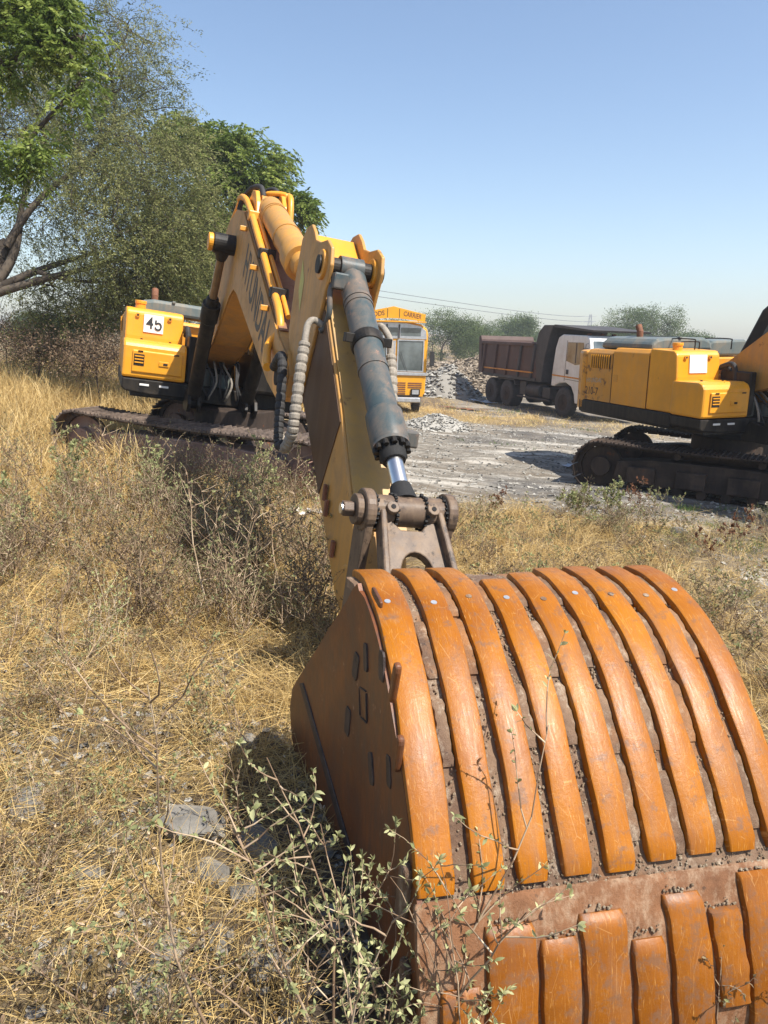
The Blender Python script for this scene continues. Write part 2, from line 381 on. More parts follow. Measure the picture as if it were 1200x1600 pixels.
# ---------------------------------------------------------------- excavators
def V(v, w, z): return Vector((w, -v, z))
def vwz(a, b, h): return V(a, h, b)
def basis(o, f, a, u):
    M = Matrix((Vector(a), -Vector(f), Vector(u))).transposed().to_4x4(); M.translation = Vector(o); return M
def make_tracks(root, U, shoe_mat, frame_mat):
    T = root.matrix_world.inverted() @ U
    L = 1.78; r = .385; hw = .30; zc = .43
    for s in (-1, 1):
        yc = s*1.16
        # loop path of the track chain
        per = []; n = 400
        def path(q):
            tot = 4*L+2*math.pi*r; d = q*tot
            if d < 2*L: return (-L+d, zc+r-.03*math.sin(math.pi*d/(2*L))*1.4, 0)
            d -= 2*L
            if d < math.pi*r: a = d/r; return (L+math.sin(a)*r, zc+math.cos(a)*r, -a)
            d -= math.pi*r
            if d < 2*L: return (L-d, zc-r, math.pi)
            d -= 2*L; a = d/r; return (-L-math.sin(a)*r, zc-math.cos(a)*r, math.pi-a)
        m = MB(T); cnt = 48
        for k in range(cnt):
            x, z, a = path((k+.5)/cnt); ca, sa = math.cos(a), math.sin(a)
            def q(u_, yy, h): return (x+u_*ca-h*sa, yc+yy, z+u_*sa+h*ca)
            prof = [(-.098, .012), (-.098, .030), (-.080, .062), (-.068, .062), (-.060, .034), (-.012, .034), (-.004, .056), (.008, .056), (.016, .034), (.060, .034), (.070, .052), (.080, .052), (.094, .030), (.094, .012)]
            vs = [q(b_, -hw, c_) for b_, c_ in prof]+[q(b_, hw, c_) for b_, c_ in prof]; P = len(prof)
            m.add(vs, [tuple(range(P)), tuple(range(P, 2*P))[::-1]]+[(i, P+i, P+(i+1) % P, (i+1) % P) for i in range(P)])
            for yy in (-.09, .05):
                vs = [q(u2, yy+y2, h2) for h2 in (-.055, .012) for y2 in (0, .04) for u2 in (-.09, .09)]
                m.add(vs, [(0, 2, 3, 1), (4, 5, 7, 6), (0, 1, 5, 4), (2, 6, 7, 3), (0, 4, 6, 2), (1, 3, 7, 5)])
        tr = m.build('track', shoe_mat, root)
        m = MB(T); y0, y1 = yc-.19, yc+.19
        fp = [(-1.55, .26), (-1.5, .56), (-1.0, .62), (-.4, .63), (.5, .63), (1.1, .60), (1.5, .54), (1.6, .26), (1.2, .2), (-1.2, .2)]
        m.prism(fp, y0, y1, lambda a_, b_, h: (a_, h, b_))
        fo = m.build('track_frame', frame_mat, root, bevel=.02)
        ys = yc+s*.19
        for x0 in ((-1.1, -.35, .4, 1.05) if shoe_mat is TRKD else ()):
            m = MB(T); lo, hi = sorted((ys+.003*s, ys+.09*s)); m.box(x0-.22, x0+.22, lo, hi, .24, .5)
            m.build('step_bracket', frame_mat, fo, bevel=.012)
        for x0, nm in ((-L, 'idler'), (L, 'sprocket')):
            m = MB(T); m.tube([(x0, yc-.06, zc), (x0, yc+.06, zc)], .33, 28); m.tube([(x0, yc-.17, zc), (x0, yc+.17, zc)], .16, 20)
            if nm == 'sprocket':
                for k in range(20):
                    a = k*math.pi/10; m.tube([(x0+.31*math.cos(a), yc-.05, zc+.31*math.sin(a)), (x0+.31*math.cos(a), yc+.05, zc+.31*math.sin(a))], .03, 6)
            m.build(nm, frame_mat, root, bevel=.008)
        for k in range(8):
            m = MB(T); x0 = -1.25+k*2.5/7; m.tube([(x0, yc-.2, .16), (x0, yc-.12, .16), (x0, yc-.1, .12), (x0, yc+.1, .12), (x0, yc+.12, .16), (x0, yc+.2, .16)], [.075, .085, .07, .07, .085, .075], 14)
            m.build('roller', shoe_mat, root)
        for x0 in (-.6, .6):
            m = MB(T); m.tube([(x0, yc-.15, .71), (x0, yc+.15, .71)], .055, 14); m.build('carrier_roller', shoe_mat, root)
    m = MB(T); m.prism([(-.9, .35), (-.7, .72), (.7, .72), (.9, .35)], -1.0, 1.0, lambda a_, b_, h: (a_, h, b_)); m.tube([(0, 0, .7), (0, 0, .98)], .62, 36)
    m.build('undercarriage_frame', TRKD, root, bevel=.02)

def make_house(root, kind):
    side = YELR if kind == 'right' else YEL2
    def bx(name, v0, v1, w0, w1, z0, z1, mat, bev=.02, par=root):
        m = MB(); m.box(w0, w1, -v1, -v0, z0, z1); return m.build(name, mat, par, bevel=bev)
    # deck frame and skirt
    bx('deck_frame', -3.45, -.05, -1.22, 1.22, .96, 1.2, BLK)
    bx('skirt', -3.35, -.72, -1.33, -1.225, 1.0, 1.235, BLK, .03)
    m = MB(); m.prism([(-1.34, 1.215), (-1.34, 1.07), (-1.29, 1.03), (-.95, 1.0), (-.42, 1.0), (-.42, 1.215)], .71, .02, lambda a, b, h: V(-h+.0, a, b)); sk = m.build('front_skirt', BLK, root, bevel=.02)
    for w0 in (-1.1, -.83):
        bx('reflector', .0-.02-.002, -.008, w0, w0+.13, 1.12, 1.15, WPL, .004, sk)
    # lower tool box with rounded top edge
    m = MB(); m.prism([(-.72, 1.225), (-.72, 1.75), (-.13, 1.76), (-.05, 1.73), (-.005, 1.66), (.0, 1.5), (.0, 1.225)], -1.35, -.48, vwz)
    tb = m.build('tool_box', YEL2, root, bevel=.035)
    m = MB(); m.prism([(.0, 1.30), (.022, 1.31), (.022, 1.60), (.0, 1.62)], -1.22, -.54, vwz); dp = m.build('door_panel', YEL2, tb, bevel=.012)
    m = MB(); m.box(-1.20, -1.06, -.028, -.0225, 1.40, 1.56); m.build('vent', DARKV, dp, bevel=.02)
    m = MB()
    for k in range(3): m.box(-1.19, -1.07, -.036, -.0285, 1.435+k*.043, 1.452+k*.043)
    m.build('vent_slat', YEL2, dp)
    m = MB(); m.box(-.86, -.72, -.034, -.0225, 1.42, 1.49); m.build('latch', YEL2, dp, bevel=.008)
    m = MB(); m.box(-.80, -.74, -.039, -.0345, 1.44, 1.47); m.build('latch_slot', DARKV, dp, bevel=.004)
    for w0 in (-1.15, -.66): m = MB(); m.box(w0, w0+.07, -.032, -.0225, 1.592, 1.612); m.build('hinge', BLK, dp, bevel=.004)
    m = MB(); m.tube([V(-.36, -1.1, 1.75), V(-.36, -1.1, 1.775)], .018, 8); m.tube([V(-.36, -.7, 1.75), V(-.36, -.7, 1.775)], .018, 8); m.box(-.9, -.895, .1, .70, 1.752, 1.7565); m.build('cover_bolt', BLK, tb)
    # main body along the right side
    prof = [(-.66, 1.235), (-.66, 1.8), (-.70, 2.14), (-.76, 2.20), (-1.35, 2.22), (-3.2, 2.16), (-3.2, 1.235)]
    m = MB(); m.prism([(a, b) for a, b in prof if a > -1.4]+[(-1.35, 1.235)], -1.325, -.5, vwz); fb = m.build('front_body_panel', YEL2, root, bevel=.03)
    def sidepoly(v0, v1, z0, ztop, name, mat, ch=.07):
        m = MB(); m.prism([(-1.325, z0), (-1.325, ztop-ch), (-1.325+ch*.9, ztop), (-.9, ztop+.01), (-.9, z0)], v0, v1, lambda a, b, h: V(h, a, b)); return m.build(name, mat, root, bevel=.015)
    sidepoly(-1.36, -2.35, 1.235, 2.20, 'side_panel', YEL2 if kind == 'left' else YEL)
    lp = sidepoly(-2.362, -3.16, 1.235, 2.16, 'side_panel', side)
    m = MB()
    for v0 in (-1.352, -2.356): m.box(-1.3235, -1.32, -v0-.004, -v0+.004, 1.24, 2.1)
    m.build('panel_joint', DARKV, root)
    m = MB(); m.box(-1.331, -1.3255, 2.18, 2.30, 1.62, 1.74); m.build('panel_latch', YELR, root, bevel=.006)
    # louvre
    m = MB(); m.box(-1.332, -1.3255, 2.42, 3.02, 1.83, 2.07); m.build('louvre', DARKV, lp)
    m = MB()
    for k in range(9): m.prism([(2.44+k*.068, 1.83), (2.462+k*.068, 1.83), (2.462+k*.068, 2.07), (2.44+k*.068, 2.07)], -1.352, -1.333, lambda a, b, h: (h, a, b))
    m.build('louvre_slat', YEL2, lp)
    # counterweight
    cwp = [(-1.33, -3.17), (-1.33, -3.3), (-1.2, -3.62), (-.8, -3.85), (0, -3.95), (.8, -3.85), (1.2, -3.62), (1.33, -3.3), (1.33, -3.17)]
    m = MB(); m.prism(cwp, 1.02, 2.13, lambda a, b, h: V(b, a, h)); m.build('counterweight', side, root, bevel=.06)
    # left rear body and inner bay
    bx('rear_body', -3.15, -1.7, -.88, 1.3, 1.21, 2.05, YEL, .03)
    bx('inner_bay', -1.68, -.75, -.48, .40, 1.21, 1.62, BLK, .02)
    bx('inner_wall', -1.34, -.9, -.498, -.485, 1.21, 2.1, plain('bay_wall_brown', (.11, .035, .02), .7), .0)
    # engine hood covers
    m = MB(); m.prism([(-1.15, 2.17), (-1.15, 2.28), (-1.05, 2.36), (-.9, 2.39), (-.1, 2.39), (.05, 2.33), (.1, 2.17)], -3.0, -1.55, lambda a, b, h: V(h, a, b)); hd = m.build('engine_hood', GRY, root, bevel=.05)
    m = MB()
    for w0 in (-.62,): m.prism([(w0, 2.37), (w0, 2.405), (w0+.05, 2.405), (w0+.05, 2.37)], -3.02, -1.53, lambda a, b, h: V(h, a, b))
    m.build('hood_strap', GRY, hd, bevel=.006)
    m = MB(); m.prism([(.14, 2.07), (.14, 2.25), (.25, 2.33), (.95, 2.35), (1.15, 2.25), (1.18, 2.07)], -3.0, -1.75, lambda a, b, h: V(h, a, b)); m.build('hood_cover', GRY, root, bevel=.04)
    m = MB(); m.tube([V(-2.3, -.85, 2.3), V(-2.3, -.85, 2.48), V(-2.36, -.85, 2.58)], .055, 14); m.build('exhaust_pipe', RUSTP, root)
    m = MB(); m.tube([V(-.95, -1.12, 2.2), V(-.95, -1.12, 2.27)], .075, 16); m.tube([V(-.95, -1.12, 2.27), V(-.95, -1.12, 2.32)], .085, 16); m.build('fuel_cap', YEL, root, bevel=.008)
    m = MB()
    for v0, v1, w0 in ((-1.0, -1.6, -.75), (-1.25, -1.9, .2)):
        m.tube(smooth_path([V(v0, w0, 2.2), V(v0, w0, 2.33), V(v0-.05, w0, 2.37), V(v1+.05, w0, 2.37), V(v1, w0, 2.33), V(v1, w0, 2.2)], 3), 0.010, 8)
    m.tube(smooth_path([V(-1.1, -.58, 2.2), V(-1.1, -.58, 2.30), V(-1.1, -.62, 2.33), V(-1.1, -.9, 2.33), V(-1.1, -.94, 2.30), V(-1.1, -.94, 2.2)], 3), .010, 8)
    if kind == 'right': m.build('handrail', BLK, root)
    # number plate / white panel and lifting bolts
    vf = -.695
    if kind == 'left':
        m = MB(); m.add([V(-.652, -1.07, 1.87), V(-.652, -.79, 1.87), V(-.682, -.79, 2.13), V(-.682, -1.07, 2.13), V(-.66, -1.07, 1.87), V(-.66, -.79, 1.87), V(-.69, -.79, 2.13), V(-.69, -1.07, 2.13)], [(0, 1, 2, 3), (4, 7, 6, 5), (0, 4, 5, 1), (2, 6, 7, 3), (0, 3, 7, 4), (1, 5, 6, 2)])
        pl = m.build('number_plate', WPL, root)
        yax = V(-.03, 0, .26).normalized()
        text_mesh('lettering', '4', .235, .001, BLKT, pl, frame(V(-.661, -.985, 2.0), (1, 0, 0), yax), True, .85)
        # the second digit is a 5 whose top stroke has peeled off
        m = MB(); pts = [(-.034, .055), (-.038, .012), (-.028, .004), (-.012, .017), (.006, .021), (.024, .014), (.038, -.004), (.042, -.028), (.037, -.052), (.024, -.071), (.004, -.079), (-.018, -.076), (-.034, -.064), (-.041, -.048)]
        fr = frame(V(-.661, -.865, 2.0), (1, 0, 0), yax)
        P = [Vector((a, b, 0)) for a, b in pts]
        for a, b in zip(P[:-1], P[1:]):
            d = (b-a).normalized(); nrm = Vector((-d.y, d.x, 0))*.012; d = d*.006
            m.add([fr @ (a-nrm-d), fr @ (b-nrm+d), fr @ (b+nrm+d), fr @ (a+nrm-d)], [(0, 1, 2, 3)])
        for k, vv in enumerate(m.v): vv += (fr.to_3x3() @ Vector((0, 0, .001+.0004*(k//4))))
        m.build('lettering', BLKT, pl)
    else:
        m = MB(); m.add([V(-.652, -1.09, 1.86), V(-.652, -.76, 1.86), V(-.684, -.76, 2.14), V(-.684, -1.09, 2.14), V(-.66, -1.09, 1.86), V(-.66, -.76, 1.86), V(-.692, -.76, 2.14), V(-.692, -1.09, 2.14)], [(0, 1, 2, 3), (4, 7, 6, 5), (0, 4, 5, 1), (2, 6, 7, 3), (0, 3, 7, 4), (1, 5, 6, 2)])
        m.build('white_panel', WPL, root)
    for w0 in (-1.16, -.70): m = MB(); m.tube([V(-.70, w0, 2.10), V(-.665, w0, 2.10)], .03, 14); m.build('lifting_bolt', YELR, root)
    m = MB(); m.tube([V(-.667, -1.16, 2.1), V(-.6635, -1.16, 2.1)], .016, 12); m.tube([V(-.667, -.70, 2.1), V(-.6635, -.70, 2.1)], .016, 12); m.build('bolt_hole', DARKV, root)
    # cab
    sh = 0 if kind == 'left' else -.12
    cp = [(-1.2+sh, 1.21), (-1.2+sh, 2.15), (-.82+sh, 2.84), (-.68+sh, 2.94), (.12, 2.9), (.28, 2.2), (.24, 1.21)]
    m = MB(); m.prism(cp, .44, 1.3, vwz); cb = m.build('cab', BLK, root, bevel=.05)
    gp = [(-1.0, 2.18), (-.72, 2.66), (-.62, 2.72), (.05, 2.72), (.16, 2.2), (.13, 1.75), (-1.0, 1.75)]
    m = MB(); m.prism(gp, .428, .437, vwz); m.prism(gp, 1.303, 1.312, vwz); m.build('window', GLS, cb)
    m = MB(); m.add([V(.150, .58, 2.75), V(.150, 1.22, 2.75), V(.286, 1.22, 2.2), V(.286, .58, 2.2)], [(0, 1, 2, 3)]); m.build('windscreen', GLS, cb)
    # boom foot brackets
    for w0 in (-.34, .29):
        m = MB(); m.prism([(-1.5, 1.2), (-1.1, 1.78), (-.95, 1.85), (-.78, 1.78), (-.3, 1.2)], w0, w0+.05, vwz); m.build('boom_bracket', YELR, root, bevel=.01)
    m = MB(); m.tube([V(-.92, -.36, 1.68), V(-.92, .36, 1.68)], .09, 20); m.build('boom_foot_pin', BLK, root)
    # front cylinder brackets, lower centre clutter and hoses
    for w0 in (-.47, .33):
        m = MB(); m.prism([(-.1, .98), (.05, 1.16), (.42, 1.1), (.5, .98), (.4, .86), (-.1, .86)], w0, w0+.05, vwz); m.prism([(-.1, .98), (.05, 1.16), (.42, 1.1), (.5, .98), (.4, .86), (-.1, .86)], w0+.14, w0+.19, vwz); m.build('cylinder_bracket', BLK, root, bevel=.008)
    m = MB(); m.box(-.46, -.34, .06, .70, 1.24, 1.9); m.build('bay_post', BLK, root, bevel=.02)
    m = MB(); m.tube([V(-.35, -.2, 1.2), V(-.35, -.2, 1.45)], .12, 18); m.tube([V(-.3, .12, 1.2), V(-.3, .12, 1.4)], .1, 18); m.box(-.3, .3, .45, .7, 1.2, 1.35); m.build('swing_motor', GRY, root, bevel=.01)
    rn = random.Random(3)
    for k in range(9):
        w0 = -.28+k*.07+rn.uniform(-.02, .02); m = MB()
        m.tube(smooth_path([V(-.5, w0, 1.62), V(-.18, w0+rn.uniform(-.06, .06), 1.55), V(.02, w0+rn.uniform(-.08, .08), 1.3), V(-.02, w0+rn.uniform(-.1, .1), 1.05), V(-.3, w0, .98)], 5), .017, 8)
        m.build('hose', HOSE if k % 3 == 0 else RUB, root)
    m = MB(); m.tube(smooth_path([V(-.68, -.47, 1.95), V(-.45, -.46, 2.0), V(-.38, -.44, 1.8), V(-.35, -.42, 1.4), V(-.4, -.4, 1.1)], 5), .04, 10); m.tube(smooth_path([V(-.9, -.44, 1.9), V(-.55, -.42, 1.92), V(-.5, -.4, 1.6), V(-.5, -.38, 1.3)], 5), .035, 10); m.build('bay_hose', RUB, root)
    return tb

def cyl_assembly(root, name, A, B, ratio, r, rr, mat, collar=True, bolts=False, eye=.1, rodmat=None, eyew=.09):
    """hydraulic cylinder between pin A (barrel end) and pin B (rod end)"""
    A = Vector(A); B = Vector(B); d = (B-A); L = d.length; d.normalize(); E = A+d*L*ratio
    m = MB(); m.tube([A+d*eye*.7, A+d*(eye*1.2), A+d*(eye*1.25+.02), E-d*.2], [r*.62, r*.75, r, r], 28, True)
    m.tube([A-Vector((eyew, 0, 0)), A+Vector((eyew, 0, 0))], eye, 24)
    for q in (.22, .25, .62, .90): m.tube([A+(E-A)*q-d*.012, A+(E-A)*q+d*.012], r*1.06, 28)
    root_ = m.build(name, mat, root, smooth=True)
    m = MB()
    m.tube([E-d*.26, E-d*.24, E-d*.02, E], [r*1.0, r*1.2, r*1.22, r*1.15], 28)
    m.tube([E, E+d*.02], r*1.18, 28); g_ = m.build('gland_collar', mat, root_, smooth=True)
    m = MB(); m.tube([E+d*.015, E+d*.03, E+d*.10, E+d*.12], [r*.86, r*.86, r*.8, r*.7], 28); m.build('rod_seal', GREASE if bolts else mat, root_, smooth=True)
    if bolts:
        ref = d.cross(Vector((1, 0, 0))).normalized(); r2 = d.cross(ref)
        m = MB()
        for k in range(12):
            a = k*math.pi/6+.2; c = E+d*.02+(ref*math.cos(a)+r2*math.sin(a))*r*1.0; m.tube([c, c+d*.035], .017, 8)
        m.build('collar_bolt', BLK, root_)
    m = MB(); m.tube([E+d*.1, B-d*eye*.6], rr, 24); m.build('rod', rodmat or CHROME, root_, smooth=True)
    m = MB(); m.tube([B-Vector((eyew, 0, 0)), B+Vector((eyew, 0, 0))], eye, 24); m.build('rod_eye', LINK if bolts else mat, root_, smooth=True); m = MB(); m.tube([B-d*(eye*2.1), B-d*eye*.7], [rr*1.2, eye*.97], 20); m.build('rod_end', GREASE if bolts else mat, root_, smooth=True)
    return root_

def make_boom(root):
    bp_ = [(-1.1, 1.62), (-1.05, 1.82), (-.9, 1.95), (.6, 2.92), (1.0, 3.18), (1.37, 3.34), (1.9, 3.42), (2.4, 3.33), (4.9, 2.0), (5.22, 1.88), (5.36, 1.72), (5.30, 1.54), (5.10, 1.49), (4.6, 1.62), (2.45, 2.44), (2.2, 2.5), (1.95, 2.44), (.8, 1.85), (-.75, 1.46), (-1.0, 1.5)]
    m = MB(); m.prism(bp_, -.235, .235, vwz); bo = m.build('boom', YELD, root, bevel=.012)
    # flanged side plate edges
    m = MB()
    for w0 in (-.252, .238):
        m.prism(bp_, w0, w0+.014, vwz)
    m.build('side_plate', YELD, bo, bevel=.004)
    m = MB(); m.prism([(2.5, 3.29), (4.8, 2.057), (4.806, 2.068), (2.506, 3.301)], -.228, .228, vwz); m.build('top_plate', BOOMTOP, bo)
    # nose boss
    m = MB(); m.tube([V(5.15, -.285, 1.7), V(5.15, .285, 1.7)], .17, 28); m.build('nose_boss', YEL, bo, bevel=.008)
    m = MB(); m.tube([V(5.15, -.293, 1.7), V(5.15, .293, 1.7)], .085, 24); m.build('pin', DARKV, bo)
    # cylinder pin drums
    m = MB(); m.tube([V(2.0, -.50, 3.0), V(2.0, .50, 3.0)], .115, 24); m.build('cylinder_pin', BLK, bo, bevel=.008)
    m = MB(); m.tube([V(2.0, -.56, 3.0), V(2.0, -.503, 3.0)], .10, 24); m.build('pin_cap', YEL, bo, bevel=.01); m = MB(); m.tube([V(2.0, .503, 3.0), V(2.0, .56, 3.0)], .10, 24); m.build('pin_cap', YEL, bo, bevel=.01)
    # lettering, worn
    d = Vector((0, -.885, -.465))
    text_mesh('lettering', 'HYUNDAI', .50, .0005, GRYT, bo, frame(V(3.62, -.2535, 2.36), d, (0, -.465, .885)), True, .8)
    # top lugs for the arm cylinder
    for w0 in (-.17, .12):
        m = MB(); m.prism([(2.0, 3.35), (2.2, 3.5), (2.38, 3.58), (2.55, 3.55), (2.68, 3.42), (2.85, 3.1), (2.4, 3.3)], w0, w0+.05, vwz); m.build('cylinder_lug', YEL, bo, bevel=.01)
    # pipes
    def pipe(pts, r, mat, nm='pipe', k=4):
        m = MB(); m.tube(smooth_path([V(*p) for p in pts], k), r, 10); return m.build(nm, mat, bo, smooth=True)
    o_ = .045
    pipe([(1.75, -.21, 3.56), (2.0, -.21, 3.55), (2.45, -.21, 3.36+o_), (3.2, -.21, 2.93+o_+.03), (4.3, -.21, 2.33+o_+.03), (4.62, -.21, 2.15+o_+.02), (4.72, -.21, 2.06), (4.66, -.28, 1.93), (4.95, -.34, 1.78), (5.1, -.36, 1.75)], .036, YEL)
    pipe([(1.85, -.10, 3.5), (2.4, -.13, 3.38+o_), (3.2, -.14, 2.96+o_), (4.2, -.14, 2.42+o_), (4.7, -.14, 2.14+o_)], .024, YEL)
    pipe([(2.0, .21, 3.5), (2.45, .21, 3.4), (3.2, .21, 2.98), (4.6, .21, 2.24)], .03, YEL)
    pipe([(.2, -.2, 2.75), (1.0, -.2, 3.26), (1.5, -.2, 3.46), (1.8, -.21, 3.54)], .03, YEL)
    for v0, z0 in ((2.75, 3.24), (3.6, 2.78), (4.35, 2.38)):
        m = MB(); m.box(-.255, -.09, -v0-.05, -v0+.05, z0-.04, z0+.06); m.build('pipe_clamp', BLK if v0 > 3 else YEL, bo, bevel=.012)
        m = MB(); m.box(-.33, -.256, -v0-.03, -v0+.03, z0-.16, z0-.11); m.build('clamp_bracket', YEL, bo, bevel=.006)
    # frame and hoses over the peak
    pipe([(2.45, .17, 3.38), (2.5, .19, 3.52), (2.48, .17, 3.58), (2.38, .0, 3.57), (2.2, -.02, 3.52)], .028, YEL, 'pipe_guard')
    pipe([(2.7, .22, 3.15), (2.6, .22, 3.5), (2.45, .22, 3.58)], .035, YEL, 'pipe_guard')
    for w0 in (-.12, .05):
        pipe([(1.85, w0-.1, 3.42), (1.88, w0-.08, 3.52), (2.08, w0-.02, 3.64), (2.3, w0+.05, 3.64), (2.42, w0+.07, 3.52)], .03, RUB, 'hose', 6)
    # arm cylinder
    cyl_assembly(root, 'arm_cylinder', V(2.5, 0, 3.42), V(5.2, 0, 2.36), .70, .14, .06, YELD, eye=.1)
    for s in (-1, 1):
        cyl_assembly(root, 'boom_cylinder', V(.25, s*.38, 1.0), V(2.0, s*.38, 3.0), .66, .095, .05, BLK, eye=.1, rodmat=plain('brown_rod', (.25, .18, .12), .35, .6), eyew=.05)
    return bo

def make_arm(root, full=True):
    ap_ = [(5.12, 2.74), (5.03, 2.4), (5.0, 2.05), (5.12, 1.85), (5.5, 1.62), (5.78, 1.44), (6.42, .91), (6.95, .46), (7.1, .40), (7.27, .46), (7.32, .62), (7.16, .92), (6.62, 1.56), (5.95, 2.26), (5.6, 2.54), (5.32, 2.74)]
    m = MB(); m.prism(ap_, -.168, .168, vwz); ar = m.build('arm', YELD, root, bevel=.012)
    m = MB(); m.prism([(5.96, 2.262), (6.625, 1.567), (7.155, .935), (7.17, .945), (6.635, 1.577), (5.97, 2.272)], -.150, .168, vwz); m.build('front_plate', OLIVE, ar)
    for w0 in (-.20, .172):
        m = MB(); m.prism([(5.05, 2.5), (5.02, 2.05), (5.2, 1.75), (5.6, 1.52), (5.95, 2.26), (6.0, 2.4), (6.05, 2.52), (6.02, 2.64), (5.9, 2.70), (5.72, 2.70), (5.58, 2.73), (5.50, 2.80), (5.40, 2.86), (5.26, 2.85), (5.14, 2.78)], w0, w0+.028, vwz); m.build('lug_plate', YELD, ar, bevel=.008)
    m = MB(); m.prism([(5.33, 2.75), (5.6, 2.55), (5.62, 2.59), (5.35, 2.80)], -.165, .165, vwz); m.build('cross_plate', YEL, ar, bevel=.006)
    m = MB(); m.prism([(5.3, 1.76), (5.58, 1.585), (5.8, 1.44), (6.36, .975), (6.64, 1.51), (5.96, 2.22), (5.6, 2.1)], -.1745, -.169, vwz); m.build('arm_shade_plate', paint('arm_shade_brown', (.105, .055, .028), .3, .5, .6, dustcol=(.17, .105, .055)), ar)  # added overlay; its dark brown paints the shade on the arm side
    m = MB()
    for v0, z0 in ((5.87, 2.53),): m.tube([V(v0, -.225, z0), V(v0, -.15, z0)], .105, 26); m.tube([V(v0, .15, z0), V(v0, .225, z0)], .105, 26)
    m.build('pin_boss', YELR, ar, bevel=.008)
    m = MB(); m.tube([V(5.87, -.243, 2.53), V(5.87, .243, 2.53)], .065, 20); m.build('pin', BLK, ar)
    m = MB(); m.add([V(5.25, -.2025, 2.62), V(5.36, -.2025, 2.45), V(5.33, -.2025, 2.2), V(5.22, -.2025, 2.38)], [(0, 1, 2, 3)]); m.build('warning_sticker', paint('faded_yellow_sticker', (.55, .48, .06), .2, .4), ar)
    m = MB()
    for v0, z0 in ((6.55, 1.02), (6.86, .72), (6.62, .93)): m.box(-.20, -.175, -v0-.018, -v0+.018, z0-.05, z0+.06)
    m.build('hose_bracket', RUSTP, ar, bevel=.006)
    m = MB(); m.tube([V(7.12, -.171, .58), V(7.12, .171, .58)], .12, 26); m.build('end_boss', YELD, ar, bevel=.008)
    return ar

